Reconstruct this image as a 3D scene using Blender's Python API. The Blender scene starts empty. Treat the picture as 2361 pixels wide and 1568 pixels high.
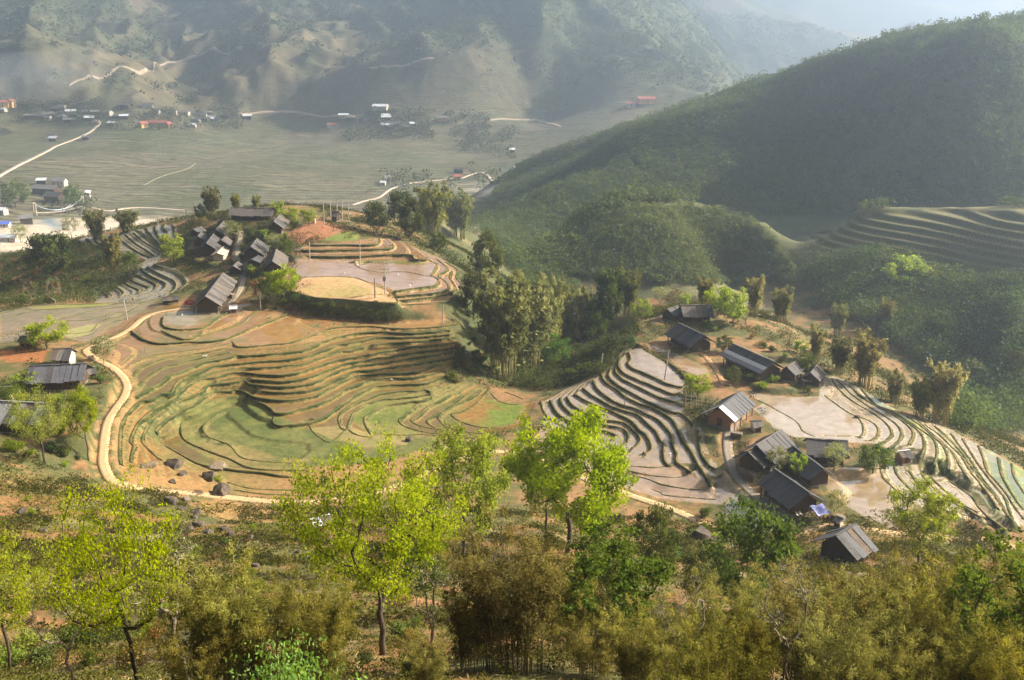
import bpy, math, random
import numpy as np
from mathutils import Vector, Matrix
SC = bpy.context.scene
COL = SC.collection
R = math.radians
rng = np.random.default_rng(7)
random.seed(7)

# ------------------------------------------------------------------ camera
F, CX, CY, PITCH = 2317.0, 1180.5, 784.0, R(17)      # focal length and centre on a 2361 px wide tracing frame
cam_d = bpy.data.cameras.new("camera")
cam_d.sensor_width = 36.0
cam_d.lens = 36.0 * F / 2361.0
cam_d.clip_start = 0.3
cam_d.clip_end = 20000.0
cam = bpy.data.objects.new("camera", cam_d)
cam.rotation_euler = (R(90) - PITCH, 0, 0)
COL.objects.link(cam)
SC.camera = cam

# ------------------------------------------------------------------ sky, sun, exposure
SUN_AZ, SUN_EL = R(76), R(31)                          # azimuth measured from +Y (view) towards +X (right)
world = bpy.data.worlds.new("World")
SC.world = world
world.use_nodes = True
wn = world.node_tree
wn.nodes.clear()
w_out = wn.nodes.new("ShaderNodeOutputWorld")
w_bg = wn.nodes.new("ShaderNodeBackground")
w_sky = wn.nodes.new("ShaderNodeTexSky")
w_sky.sky_type = 'NISHITA'
w_sky.sun_disc = False
w_sky.sun_elevation = SUN_EL
w_sky.sun_rotation = SUN_AZ
w_sky.air_density = 1.0
w_sky.dust_density = 8.0
w_bg.inputs[1].default_value = 0.056
wn.links.new(w_sky.outputs[0], w_bg.inputs[0])
wn.links.new(w_bg.outputs[0], w_out.inputs[0])

sun_d = bpy.data.lights.new("sun", 'SUN')
sun_d.energy = 5.0
sun_d.angle = R(0.6)
sun_d.color = (1.0, 0.91, 0.78)
sun = bpy.data.objects.new("sun", sun_d)
sdir = Vector((math.sin(SUN_AZ) * math.cos(SUN_EL), math.cos(SUN_AZ) * math.cos(SUN_EL), math.sin(SUN_EL)))
sun.rotation_euler = sdir.to_track_quat('Z', 'Y').to_euler()
sun.location = sdir * 400
COL.objects.link(sun)

SC.view_settings.view_transform = 'Standard'
SC.view_settings.look = 'None'
SC.view_settings.exposure = 1.36
SC.view_settings.gamma = 1.0
SC.cycles.max_bounces = 5
SC.cycles.diffuse_bounces = 2
SC.cycles.glossy_bounces = 2
SC.cycles.transmission_bounces = 3
SC.cycles.volume_bounces = 1
SC.cycles.transparent_max_bounces = 6
SC.cycles.caustics_reflective = False
SC.cycles.caustics_refractive = False
SC.cycles.use_denoising = True

# ------------------------------------------------------------------ projection helpers
cp_, sp_ = math.cos(PITCH), math.sin(PITCH)
def ray(px, py):
    xc, yc = (px - CX) / F, (CY - py) / F
    return np.array((xc, yc * sp_ + cp_, yc * cp_ - sp_))
def at_z(px, py, z, tilt=0.0, y0=200.0):
    d = ray(px, py)
    t = (z - tilt * y0) / (d[2] - tilt * d[1])
    return d * t
def at_d(px, py, dist):
    d = ray(px, py)
    return d * (dist / math.hypot(d[0], d[1]))
def project(P):
    P = np.asarray(P)
    f = P[..., 1] * cp_ - P[..., 2] * sp_
    u = P[..., 1] * sp_ + P[..., 2] * cp_
    f = np.where(f < 0.1, 0.1, f)
    return CX + F * P[..., 0] / f, CY - F * u / f
# tracing windows -> tracing frame: (x offset, y offset, scale)
CROP = {'D': (0, 0, 1), 'P': (519.4, 726.0, 5.313), 'Q': (802.7, 726.0, 5.313), 'R': (1003.4, 844.1, 5.313),
        'S': (236.1, 785.0, 5.313), 'T': (1239.5, 767.3, 3.795), 'U': (637.5, 566.6, 5.0), 'V': (1888.8, 855.9, 3.795),
        'W': (59.0, 495.8, 5.714), 'X': (0, 708.3, 3.3206), 'Y': (0, 454.5, 2.998), 'B': (531.2, 454.5, 2.998),
        'C': (1180.5, 531.2, 2.998), 'E': (1574.2, 649.3, 2.951), 'G': (1357.6, 826.4, 3.3206)}
def px(code, pts):
    ox, oy, s = CROP[code]
    return [(ox + a / s, oy + b / s) for a, b in pts]

# ------------------------------------------------------------------ numeric helpers
def vnoise(x, y, seed=0):
    xi, yi = np.floor(x).astype(np.int64), np.floor(y).astype(np.int64)
    xf, yf = x - xi, y - yi
    u, v = xf * xf * (3 - 2 * xf), yf * yf * (3 - 2 * yf)
    def h(a, b):
        n = (a * 374761393 + b * 668265263 + seed * 974634713) & 0x7fffffff
        n = ((n ^ (n >> 13)) * 1274126177) & 0x7fffffff
        return ((n ^ (n >> 16)) & 0xffff) / 65535.0
    return (h(xi, yi) * (1 - u) + h(xi + 1, yi) * u) * (1 - v) + (h(xi, yi + 1) * (1 - u) + h(xi + 1, yi + 1) * u) * v
def fbm(x, y, scale, octv=4, seed=0, ridged=False):
    s, a, tot = 0.0, 1.0, 0.0
    x, y = x / scale, y / scale
    for o in range(octv):
        n = vnoise(x + 13.7 * o, y - 7.1 * o, seed + o)
        if ridged:
            n = 1 - np.abs(2 * n - 1)
        s = s + a * n
        tot += a
        a *= 0.5
        x, y = x * 2.03, y * 2.03
    return s / tot
def sstep(a, b, x):
    t = np.clip((x - a) / (b - a), 0, 1)
    return t * t * (3 - 2 * t)
def inpoly(X, Y, poly):
    ins = np.zeros(X.shape, bool)
    n = len(poly)
    for i in range(n):
        x1, y1 = poly[i]
        x2, y2 = poly[(i + 1) % n]
        if y1 == y2:
            continue
        c = ((y1 > Y) != (y2 > Y)) & (X < (x2 - x1) * (Y - y1) / (y2 - y1) + x1)
        ins ^= c
    return ins
def spline(pts, step):
    """Catmull-Rom through pts (n x k), resampled about every step units."""
    p = np.asarray(pts, float)
    if len(p) < 3:
        L = np.linalg.norm(p[-1] - p[0])
        n = max(2, int(L / step) + 1)
        return p[0] + (p[-1] - p[0]) * np.linspace(0, 1, n)[:, None]
    q = np.vstack([2 * p[0] - p[1], p, 2 * p[-1] - p[-2]])
    out = []
    for i in range(1, len(q) - 2):
        n = max(2, int(np.linalg.norm(q[i + 1] - q[i]) / step) + 1)
        t = np.linspace(0, 1, n, endpoint=False)[:, None]
        a, b, c, d = q[i - 1], q[i], q[i + 1], q[i + 2]
        out.append(0.5 * (2 * b + (c - a) * t + (2 * a - 5 * b + 4 * c - d) * t ** 2 + (3 * b - a - 3 * c + d) * t ** 3))
    out.append(p[-1:])
    return np.vstack(out)

# ------------------------------------------------------------------ mesh helpers
def mesh(name, V, Fc, mats=(), smooth=False, col=None, midx=None, tint=None):
    """V: n x 3, Fc: m x 3 / m x 4 array or list of tuples."""
    me = bpy.data.meshes.new(name)
    V = np.ascontiguousarray(V, np.float32)
    if isinstance(Fc, np.ndarray):
        m, k = Fc.shape
        me.vertices.add(len(V))
        me.vertices.foreach_set("co", V.ravel())
        me.loops.add(m * k)
        me.loops.foreach_set("vertex_index", np.ascontiguousarray(Fc, np.int32).ravel())
        me.polygons.add(m)
        me.polygons.foreach_set("loop_start", np.arange(0, m * k, k, dtype=np.int32))
        me.polygons.foreach_set("loop_total", np.full(m, k, np.int32))
    else:
        me.from_pydata([tuple(v) for v in V], [], Fc)
    for mt in mats:
        me.materials.append(mt)
    if midx is not None:
        me.polygons.foreach_set("material_index", np.ascontiguousarray(midx, np.int32))
    if smooth:
        me.polygons.foreach_set("use_smooth", np.ones(len(me.polygons), bool))
    if col is not None:
        a = me.color_attributes.new("col", 'FLOAT_COLOR', 'POINT')
        c4 = np.ones((len(V), 4), np.float32)
        c4[:, :col.shape[1]] = col
        a.data.foreach_set("color", c4.ravel())
    if tint is not None:
        a = me.attributes.new("tint", 'FLOAT', 'POINT')
        a.data.foreach_set("value", np.ascontiguousarray(tint, np.float32))
    me.update(calc_edges=True)
    me.validate()
    return me
def link(name, me, parent=None, loc=None):
    o = bpy.data.objects.new(name, me)
    COL.objects.link(o)
    if parent is not None:
        o.parent = parent
    if loc is not None:
        o.location = loc
    return o
def tag(o, label=None, cat=None, group=None, kind=None):
    if label: o["label"] = label
    if cat: o["category"] = cat
    if group: o["group"] = group
    if kind: o["kind"] = kind
    return o
def thing(name, label, cat, loc, rz=0.0, group=None, scale=None):
    o = bpy.data.objects.new(name, None)
    o.empty_display_size = 0.5
    COL.objects.link(o)
    o.location = loc
    o.rotation_euler = (0, 0, rz)
    if scale: o.scale = scale if hasattr(scale, '__len__') else (scale,) * 3
    return tag(o, label, cat, group)
def dup(src, loc, rz=0.0, scale=1.0, label=None, group=None):
    r = src.copy()
    COL.objects.link(r)
    r.location = loc
    r.rotation_euler = (0, 0, rz)
    r.scale = scale if hasattr(scale, '__len__') else (scale,) * 3
    if label: r["label"] = label
    if group: r["group"] = group
    elif "group" in r.keys(): del r["group"]
    for ch in list(src.children):
        c = ch.copy(); COL.objects.link(c); c.parent = r
        for g in list(ch.children):
            d = g.copy(); COL.objects.link(d); d.parent = c
    return r
class MB:
    """collects boxes, tubes and polygons and links them as ONE mesh object"""
    def __init__(s): s.V, s.F, s.M, s.m = [], [], [], 0
    def add(s, V, Fc):
        b = len(s.V)
        s.M += [s.m] * len(Fc)
        s.V += [tuple(v) for v in V]
        s.F += [tuple(i + b for i in f) for f in Fc]
        return s
    def box(s, c, d, M=None, taper=1.0):
        x, y, z = [k / 2 for k in d]
        v = [Vector((sx * x * (taper if sz > 0 else 1), sy * y * (taper if sz > 0 else 1), sz * z)) for sz in (-1, 1) for sy in (-1, 1) for sx in (-1, 1)]
        v = [(M @ q if M else q) + Vector(c) for q in v]
        return s.add(v, [(0, 2, 3, 1), (4, 5, 7, 6), (0, 1, 5, 4), (2, 6, 7, 3), (0, 4, 6, 2), (1, 3, 7, 5)])
    def tube(s, pts, rad, n=6, cap=True):
        pts = [Vector(p) for p in pts]
        rad = rad if hasattr(rad, '__len__') else [rad] * len(pts)
        V, Fc = [], []
        ref = None
        for i, p in enumerate(pts):
            t = (pts[min(i + 1, len(pts) - 1)] - pts[max(i - 1, 0)]).normalized()
            if ref is None:
                ref = t.orthogonal().normalized()
            ref = (ref - t * ref.dot(t))
            ref = ref.normalized() if ref.length > 1e-6 else t.orthogonal().normalized()
            b = t.cross(ref)
            for k in range(n):
                a = 2 * math.pi * k / n
                V.append(p + (ref * math.cos(a) + b * math.sin(a)) * rad[i])
        for i in range(len(pts) - 1):
            for k in range(n):
                k2 = (k + 1) % n
                Fc.append((i * n + k, i * n + k2, (i + 1) * n + k2, (i + 1) * n + k))
        if cap:
            Fc.append(tuple(range(n - 1, -1, -1)))
            Fc.append(tuple((len(pts) - 1) * n + k for k in range(n)))
        return s.add(V, Fc)
    def mesh(s, name, mat, smooth=False):
        mats = mat if isinstance(mat, (tuple, list)) else (mat,)
        return mesh(name, np.array(s.V), s.F, mats, smooth, midx=s.M if len(mats) > 1 else None)
    def build(s, name, mat, parent=None, smooth=False, loc=None):
        return link(name, s.mesh(name, mat, smooth), parent, loc)

# ------------------------------------------------------------------ materials
def new_mat(name):
    m = bpy.data.materials.new(name)
    m.use_nodes = True
    nt = m.node_tree
    nt.nodes.clear()
    return m, nt, nt.nodes.new("ShaderNodeOutputMaterial")
def N(nt, t, **kw):
    n = nt.nodes.new(t)
    for k, v in kw.items():
        setattr(n, k, v)
    return n
def mixc(nt, a, b, fac, mode='MIX'):
    m = nt.nodes.new("ShaderNodeMix")
    m.data_type = 'RGBA'
    m.blend_type = mode
    for sock, v in ((m.inputs[0], fac), (m.inputs[6], a), (m.inputs[7], b)):
        if isinstance(v, bpy.types.NodeSocket):
            nt.links.new(v, sock)
        elif isinstance(v, (int, float)):
            sock.default_value = v
        else:
            sock.default_value = (*v, 1)
    return m.outputs[2]
def noise_fac(nt, scale, detail=4, lo=0.35, hi=0.65, coord='Object', rough=0.6, stretch=None):
    tc = nt.nodes.new("ShaderNodeTexCoord")
    no = nt.nodes.new("ShaderNodeTexNoise")
    no.inputs['Scale'].default_value = scale
    no.inputs['Detail'].default_value = detail
    no.inputs['Roughness'].default_value = rough
    src = tc.outputs[coord]
    if stretch:
        mp = nt.nodes.new("ShaderNodeMapping")
        mp.inputs['Scale'].default_value = stretch
        nt.links.new(src, mp.inputs[0]); src = mp.outputs[0]
    nt.links.new(src, no.inputs['Vector'])
    mr = nt.nodes.new("ShaderNodeMapRange")
    mr.inputs[1].default_value = lo; mr.inputs[2].default_value = hi
    nt.links.new(no.outputs[0], mr.inputs[0])
    return mr.outputs[0], no.outputs[0]
def bump(nt, h, strength, dist, bsdf):
    b = nt.nodes.new("ShaderNodeBump")
    b.inputs['Strength'].default_value = strength
    b.inputs['Distance'].default_value = dist
    nt.links.new(h, b.inputs['Height'])
    nt.links.new(b.outputs[0], bsdf.inputs['Normal'])
def m_rough(name, c1, c2, scale=2.0, rough=0.85, c3=None, scale3=12.0, bmp=0.3, bd=0.05, stretch=None, metal=0.0, spec=0.3):
    m, nt, out = new_mat(name)
    p = N(nt, "ShaderNodeBsdfPrincipled")
    f, raw = noise_fac(nt, scale, stretch=stretch)
    c = mixc(nt, c1, c2, f)
    if c3:
        f3, raw = noise_fac(nt, scale3, stretch=stretch)
        c = mixc(nt, c, c3, f3)
    nt.links.new(c, p.inputs['Base Color'])
    p.inputs['Roughness'].default_value = rough
    p.inputs['Metallic'].default_value = metal
    p.inputs['Specular IOR Level'].default_value = spec
    if bmp: bump(nt, raw, bmp, bd, p)
    nt.links.new(p.outputs[0], out.inputs[0])
    return m
def m_leaf(name, dark, light, trans=0.35, hue=0.06, tcol=None, val=(.75, 1.25)):
    """foliage: per-leaf tint, per-object variation, part of the light passes through the leaf"""
    m, nt, out = new_mat(name)
    at = N(nt, "ShaderNodeAttribute", attribute_name="tint")
    oi = N(nt, "ShaderNodeObjectInfo")
    c = mixc(nt, dark, light, at.outputs['Fac'])
    hs = N(nt, "ShaderNodeHueSaturation")
    for i, (a, b) in enumerate(((0.5 - hue / 2, 0.5 + hue / 2), (0.88, 1.12), val)):
        mr = N(nt, "ShaderNodeMapRange")
        mr.inputs[3].default_value = a; mr.inputs[4].default_value = b
        mu = N(nt, "ShaderNodeMath", operation='MULTIPLY'); mu.inputs[1].default_value = (1.0, 7.31, 3.17)[i]
        fr = N(nt, "ShaderNodeMath", operation='FRACT')
        nt.links.new(oi.outputs['Random'], mu.inputs[0]); nt.links.new(mu.outputs[0], fr.inputs[0]); nt.links.new(fr.outputs[0], mr.inputs[0])
        nt.links.new(mr.outputs[0], hs.inputs[i])
    nt.links.new(c, hs.inputs['Color'])
    d = N(nt, "ShaderNodeBsdfDiffuse")
    t = N(nt, "ShaderNodeBsdfTranslucent")
    nt.links.new(hs.outputs[0], d.inputs[0])
    tc = mixc(nt, hs.outputs[0], tcol or (1.15, 1.15, 0.5), 1.0, 'MULTIPLY')
    nt.links.new(tc, t.inputs[0])
    mx = N(nt, "ShaderNodeMixShader")
    mx.inputs[0].default_value = trans
    nt.links.new(d.outputs[0], mx.inputs[1]); nt.links.new(t.outputs[0], mx.inputs[2])
    nt.links.new(mx.outputs[0], out.inputs[0])
    return m
def m_vcol(name, rough=0.9, n1=(1.5, 0.25), n2=(0.25, 0.25), bmp=(0.5, 0.15), spec=0.2, stripes=None):
    """ground: painted soil / grass colours of the place times two scales of procedural grain"""
    m, nt, out = new_mat(name)
    at = N(nt, "ShaderNodeAttribute", attribute_name="col")
    p = N(nt, "ShaderNodeBsdfPrincipled")
    c = at.outputs['Color']
    raw = None
    for sc, amt in (n1, n2):
        f, raw0 = noise_fac(nt, sc, detail=6, lo=0.3, hi=0.7)
        raw = raw or raw0
        mr = N(nt, "ShaderNodeMapRange"); mr.inputs[3].default_value = 1 - amt; mr.inputs[4].default_value = 1 + amt
        nt.links.new(f, mr.inputs[0])
        cc = N(nt, "ShaderNodeCombineColor")
        for k in range(3): nt.links.new(mr.outputs[0], cc.inputs[k])
        c = mixc(nt, c, cc.outputs[0], 1.0, 'MULTIPLY')
    nt.links.new(c, p.inputs['Base Color'])
    p.inputs['Roughness'].default_value = rough
    p.inputs['Specular IOR Level'].default_value = spec
    if bmp: bump(nt, raw, bmp[0], bmp[1], p)
    nt.links.new(p.outputs[0], out.inputs[0])
    return m
# ================================================================== THE LAND
# traced field edges: (zone, lip height at left end, lip height at right end, window, points)
# zone M = main bowl, T = right stair, V = right paddies, W = left back stair, K = plateau; '-' = low bund, no step
sM, sT = 0.62, 0.40
M0, T0 = -66.0, -70.5
LIN = []
def L(zone, z, code, *segs, w=1.0):
    pts = []
    segs = (code,) + segs
    cur = None
    for s in segs:
        if isinstance(s, str): cur = s
        else: pts += px(cur, s)
    LIN.append((zone, z if isinstance(z, tuple) else (z, z), pts, w))
zM = lambda k: M0 - sM * k
# --- main stair, right half
L('M', zM(0), 'P', [(90,330),(130,375),(200,392),(330,385),(600,358),(760,345),(900,310),(1060,250),(1200,195),(1380,150)], 'Q', [(250,140),(450,155),(700,165),(950,155),(1150,140),(1340,95)])
L('M', zM(1), 'S', [(400,690),(560,600),(720,510),(800,440),(960,380),(1050,345),(1250,270),(1568,205)], 'P', [(120,490),(230,497),(500,480),(760,460),(960,430),(1100,370),(1250,310),(1400,270)], 'Q', [(100,225),(350,205),(550,210),(750,220),(1000,205),(1250,185)])
L('M', zM(2), 'S', [(220,1520),(200,1400),(205,1200),(210,1080),(240,1000),(300,900),(400,790),(470,740),(580,725),(700,660),(830,640),(880,550),(960,480),(1150,400),(1350,320),(1568,285)], 'P', [(200,585),(310,575),(500,560),(760,545),(1000,500),(1180,440),(1350,375)], 'Q', [(63,330),(250,290),(400,270),(650,270),(900,262),(1250,235)])
L('M', zM(3), 'P', [(300,645),(500,640),(760,620),(960,590),(1150,520),(1350,455),(1568,425)], 'Q', [(250,370),(450,345),(700,335),(900,315),(1150,290),(1300,270)])
L('M', zM(4), 'S', [(340,1500),(350,1400),(380,1290),(335,1240),(370,1130),(430,1020),(530,920),(640,830),(800,740),(880,690),(930,640),(1050,540),(1140,490),(1260,462),(1400,440),(1560,395)], 'P', [(210,700),(260,708),(450,725),(640,735),(850,715),(1000,670),(1200,600),(1400,545),(1568,515)], 'Q', [(250,480),(450,445),(700,400),(900,380),(1100,360)])
L('M', zM(5), 'P', [(330,785),(480,800),(700,808),(900,790),(1050,755),(1200,690),(1400,610),(1568,575)], 'Q', [(250,545),(400,520),(550,500),(750,465),(950,435),(1200,410),(1350,385)])
L('M', zM(6), 'S', [(700,1460),(560,1330),(480,1230),(510,1120),(560,1020),(620,940),(760,850),(900,760),(1150,650),(1230,600),(1300,548),(1568,515)], 'P', [(240,805),(300,840),(430,862),(600,872),(760,875),(950,855),(1100,820),(1250,740),(1420,670),(1568,625)], 'Q', [(280,600),(500,570),(700,540),(900,510),(1100,480),(1300,440)])
L('M', zM(7), 'P', [(455,930),(620,942),(780,945),(960,930),(1100,900),(1300,810),(1450,745),(1568,690)], 'Q', [(280,670),(450,645),(650,620),(850,590),(1050,560),(1250,520),(1400,490)])
L('M', zM(8), 'S', [(640,1120),(680,1060),(800,960),(960,850),(1150,760),(1350,640),(1568,620)], 'P', [(100,920),(240,940),(340,995),(480,1025),(650,1040),(820,1035),(1000,1010),(1120,975),(1300,880),(1450,800),(1568,750)], 'Q', [(250,730),(450,715),(650,705),(850,690),(1000,640),(1100,610)])
L('M', zM(9), 'P', [(330,1040),(460,1085),(570,1150),(620,1195),(700,1195),(850,1165),(1000,1125),(1150,1085),(1300,1010),(1450,920),(1568,870)], 'Q', [(250,800),(450,772),(650,770),(850,755),(1050,710),(1200,680)])
L('M', zM(10), 'P', [(600,1250),(590,1310),(640,1350),(740,1350),(900,1330),(1030,1310),(1170,1270),(1300,1190),(1420,1090),(1568,1000)], 'Q', [(200,920),(350,870),(550,850),(750,845),(900,835),(1050,800),(1200,740)])
zp = zM(11)   # pond floor, -72.82
L('M', zp, 'P', [(1480,1410),(1420,1390),(1385,1290),(1420,1190),(1500,1140)], 'Q', [(63,1100),(150,1060),(280,1010),(400,970),(600,940),(800,930),(950,920),(1020,945)])
L('M', zp - .3, 'Q', [(-15,1390),(25,1270),(63,1200),(150,1130),(260,1080),(400,1040),(600,1020),(800,1000),(950,970),(1030,955)])
L('M', zp - .6, 'Q', [(280,1475),(220,1370),(195,1290),(220,1240),(330,1170),(450,1110),(600,1080),(750,1060),(920,1045),(1010,1005)])
L('M', zp - 1.0, 'Q', [(1150,1470),(900,1430),(700,1370),(620,1290),(700,1220),(900,1060),(1020,1010)])
L('M', zp - 1.5, 'Q', [(1350,1425),(1100,1405),(900,1370),(770,1300),(850,1240),(1000,1110),(1150,1040),(1250,980)])
L('M', zp - 2.0, 'Q', [(1150,1395),(1050,1380),(960,1300),(1100,1200),(1300,1060),(1400,980)])
L('M', zp - 2.4, 'R', [(850,800),(600,830),(330,800),(130,740),(40,650),(60,600),(200,500),(400,400),(560,290)])
L('M', zp - 2.8, 'R', [(1050,690),(850,735),(650,760),(450,730),(270,660),(200,590),(330,560),(480,470),(580,380),(650,290)])
# left fields above the stair and ponds by the long house
L('M', M0 + .02, 'S', [(250,370),(390,275),(560,210),(700,170),(900,145),(1150,115),(1350,80),(1560,40)])
L('M', M0 - .21, 'S', [(350,470),(420,370),(560,290),(760,225),(1000,185),(1250,145),(1568,85)])
L('M', M0 - .42, 'S', [(380,580),(500,500),(600,410),(720,340),(900,290),(1050,250),(1300,195),(1568,145)])
L('M', -65.62, 'X', [(1010,180),(1100,245),(1230,275),(1400,265),(1560,262),(1700,245),(1850,190),(2050,110),(2200,50)])
L('M', -65.3, 'X', [(1240,180),(1320,215),(1400,240),(1480,230),(1560,170)])
L('M', -65.0, 'X', [(1255,70),(1250,130),(1300,160),(1420,170),(1560,150),(1650,90),(1740,40)])
L('-', -65.45, 'X', [(1490,225),(1600,205),(1850,120),(1920,60),(2010,0)])
# low bunds round the bowl pond
L('-', zp + .02, 'P', [(1030,1330),(1060,1410),(1150,1490),(1300,1560)], 'Q', [(-25,1410),(63,1450),(150,1480),(260,1495),(400,1465),(700,1475),(900,1465),(1150,1480)])
L('-', zp, 'P', [(330,1050),(200,1110),(100,1140),(0,1180)], 'S', [(1400,920),(1260,1020),(1230,1090),(1300,1180),(1450,1240),(1568,1290)], 'X', [(1850,1150),(2000,1180),(2200,1193),(2352,1198)])
L('-', zp + .12, 'S', [(970,950),(960,1080),(1000,1200),(1150,1290),(1400,1390),(1568,1450)], 'X', [(1900,1225),(2100,1245),(2352,1250)])
L('-', zp + .3, 'S', [(680,1200),(760,1280),(900,1360),(1100,1470),(1260,1530)], 'X', [(1800,1245),(2000,1265),(2200,1295),(2352,1310)])
L('-', zp + .5, 'X', [(1740,1340),(1900,1385),(2100,1400),(2352,1400)])
L('-', zp + .6, 'X', [(1790,1400),(2000,1430),(2200,1440),(2352,1448)])
L('-', zp - 2.9, 'R', [(680,330),(780,430),(950,470),(1100,455),(1230,420),(1400,360)])
L('-', zp - 3.2, 'R', [(850,320),(950,350),(1080,410)])
# --- right stair
zT = lambda k: T0 - sT * k
L('T', zT(0), 'T', [(800,165),(820,220),(800,270),(840,310),(960,360),(1050,400),(1130,440),(1240,470),(1290,460)])
L('T', zT(1), 'T', [(770,200),(725,230),(715,290),(760,350),(860,400),(980,450),(1100,500),(1180,530),(1250,522)])
L('T', zT(2), 'T', [(715,230),(690,300),(695,350),(760,410),(880,470),(1000,530),(1120,580),(1200,600),(1250,592)])
L('T', zT(3), 'T', [(650,300),(630,380),(700,450),(820,520),(950,590),(1080,650),(1180,690),(1260,705),(1330,760),(1390,850),(1420,960),(1440,1050),(1500,1150),(1568,1200)])
L('T', zT(4), 'T', [(560,350),(600,430),(690,490),(780,560),(900,620),(1020,660),(1130,720),(1200,780),(1240,860),(1290,950),(1360,1050),(1410,1150),(1480,1250),(1530,1340)])
L('T', zT(5), 'T', [(490,410),(520,480),(600,550),(720,620),(850,660),(960,710),(1060,760),(1130,830),(1180,900),(1190,970),(1222,1060),(1220,1120),(1290,1180),(1360,1220)])
L('T', zT(6), 'T', [(400,480),(470,540),(560,590),(650,640),(760,680),(880,720),(960,790),(1040,860),(1080,940),(1110,980),(1110,1080),(1150,1160),(1205,1140)])
L('T', zT(7), 'T', [(330,530),(420,590),(540,645),(640,680),(740,725),(820,770),(900,850),(955,890),(985,950),(1000,1010),(985,1040),(930,1050)])
L('T', zT(8), 'T', [(260,560),(300,620),(400,690),(540,750),(680,770),(770,790),(850,855),(905,930),(870,990),(830,1010)])
L('T', zT(9), 'T', [(200,570),(230,640),(330,720),(500,790),(650,815),(760,840),(800,900),(790,960)])
L('T', zT(10), 'T', [(115,590),(170,690),(260,760),(420,830),(600,860),(700,900)])
L('T', zT(11), 'T', [(35,600),(60,690),(150,780),(330,860),(550,910)])
L('-', (-74.0, -73.9), 'T', [(820,1165),(1010,1180),(1150,1165)])
L('-', (-74.3, -74.0), 'T', [(800,1208),(950,1240),(1100,1260),(1260,1260),(1380,1200)])
L('-', (-74.6, -73.95), 'T', [(780,1230),(960,1280),(1100,1330),(1300,1365),(1450,1375),(1560,1355)])
L('-', (-74.9, -74.3), 'T', [(1000,1370),(1080,1400),(1110,1420),(1300,1440),(1560,1460)])
L('-', (-74.6, -74.6), 'T', [(0,930),(130,935),(200,940)])
L('-', (-74.3, -74.3), 'T', [(0,820),(130,825)])
# field edges on the crown of the right hill
L('-', (-69.4, -70.0), 'C', [(750,750),(880,790),(960,850),(1060,900),(1150,960),(1200,1020)])
L('-', (-68.6, -69.2), 'C', [(870,610),(865,650),(900,700),(960,730),(1010,720)])
# --- right paddies
def LV(z, pts, z2=None): L('V', (z, z if z2 is None else z2), 'V', pts)
LV(-71.0, [(50,215),(150,290),(250,360),(320,395),(370,450),(385,520),(360,580)])
LV(-71.15, [(350,400),(450,440),(510,500),(500,570),(440,610)])
LV(-71.3, [(100,80),(200,190),(300,270),(420,340),(540,420),(610,490),(630,550),(590,600),(510,635)])
LV(-71.5, [(150,75),(230,150),(290,210),(400,290),(530,370),(640,440),(700,500),(715,560),(680,620),(600,675)])
LV(-71.7, [(250,125),(290,150),(380,230),(500,310),(640,380),(740,450),(810,520),(815,570),(780,640)])
LV(-71.95, [(300,160),(350,215),(440,280),(560,340),(700,410),(810,480),(880,540),(910,600),(910,680),(880,765)])
LV(-72.25, [(370,160),(420,220),(490,290),(620,350),(760,430),(880,510),(980,580),(1020,650),(1025,730),(1000,820)])
LV(-72.65, [(760,395),(900,490),(1000,580),(1070,640),(1110,720),(1130,800),(1120,860)])
LV(-73.1, [(860,430),(960,520),(1040,590),(1100,650),(1170,720),(1230,830),(1300,930),(1330,970)])
LV(-73.6, [(920,470),(1050,560),(1150,660),(1250,760),(1320,880),(1400,980),(1480,1080),(1560,1200)])
LV(-74.1, [(1010,480),(1120,590),(1230,700),(1300,800),(1370,900),(1450,1000),(1540,1100),(1600,1200),(1680,1300)])
LV(-74.6, [(1150,545),(1230,660),(1320,780),(1390,890),(1450,970),(1530,1070),(1590,1160),(1640,1250)])
LV(-75.1, [(1250,590),(1310,690),(1380,800),(1460,910),(1540,1010),(1620,1110),(1650,1200),(1690,1290)])
LV(-75.8, [(1390,650),(1430,750),(1470,880),(1560,980),(1640,1080),(1700,1180),(1792,1300)])
LV(-76.6, [(1560,755),(1590,900),(1640,1000),(1720,1130),(1792,1220)])
LV(-77.3, [(1680,810),(1700,920),(1760,1020),(1800,1080)])
LV(-72.6, [(540,790),(535,860),(570,940),(640,1010),(720,1080),(820,1150)])
LV(-72.9, [(650,800),(670,890),(730,970),(800,1040),(900,1110),(1050,1190),(1200,1260)])
LV(-73.2, [(770,830),(800,900),(870,990),(960,1070),(1080,1140)])
LV(-73.5, [(850,790),(890,890),(950,970),(1050,1060),(1180,1150),(1300,1210),(1420,1280)])
LV(-73.9, [(930,850),(980,930),(1060,1010),(1160,1100),(1270,1180),(1400,1240)])
LV(-74.3, [(1020,850),(1130,950),(1250,1030),(1350,1110),(1410,1200),(1500,1290),(1640,1390)])
L('-', (-73.6, -76.0), 'V', [(1220,1240),(1400,1305),(1600,1400),(1792,1490)])
L('-', (-73.4, -75.6), 'V', [(1100,1290),(1300,1350),(1500,1410),(1700,1480)])
L('-', (-73.4, -75.8), 'V', [(1220,1195),(1400,1262),(1600,1350),(1792,1440)])
L('-', (-72.5, -72.8), 'V', [(430,1270),(500,1320),(580,1365)])
L('-', (-71.0, -71.0), 'E', [(460,785),(560,830),(650,880),(740,930),(790,970),(820,1020),(900,1055)])
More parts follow.
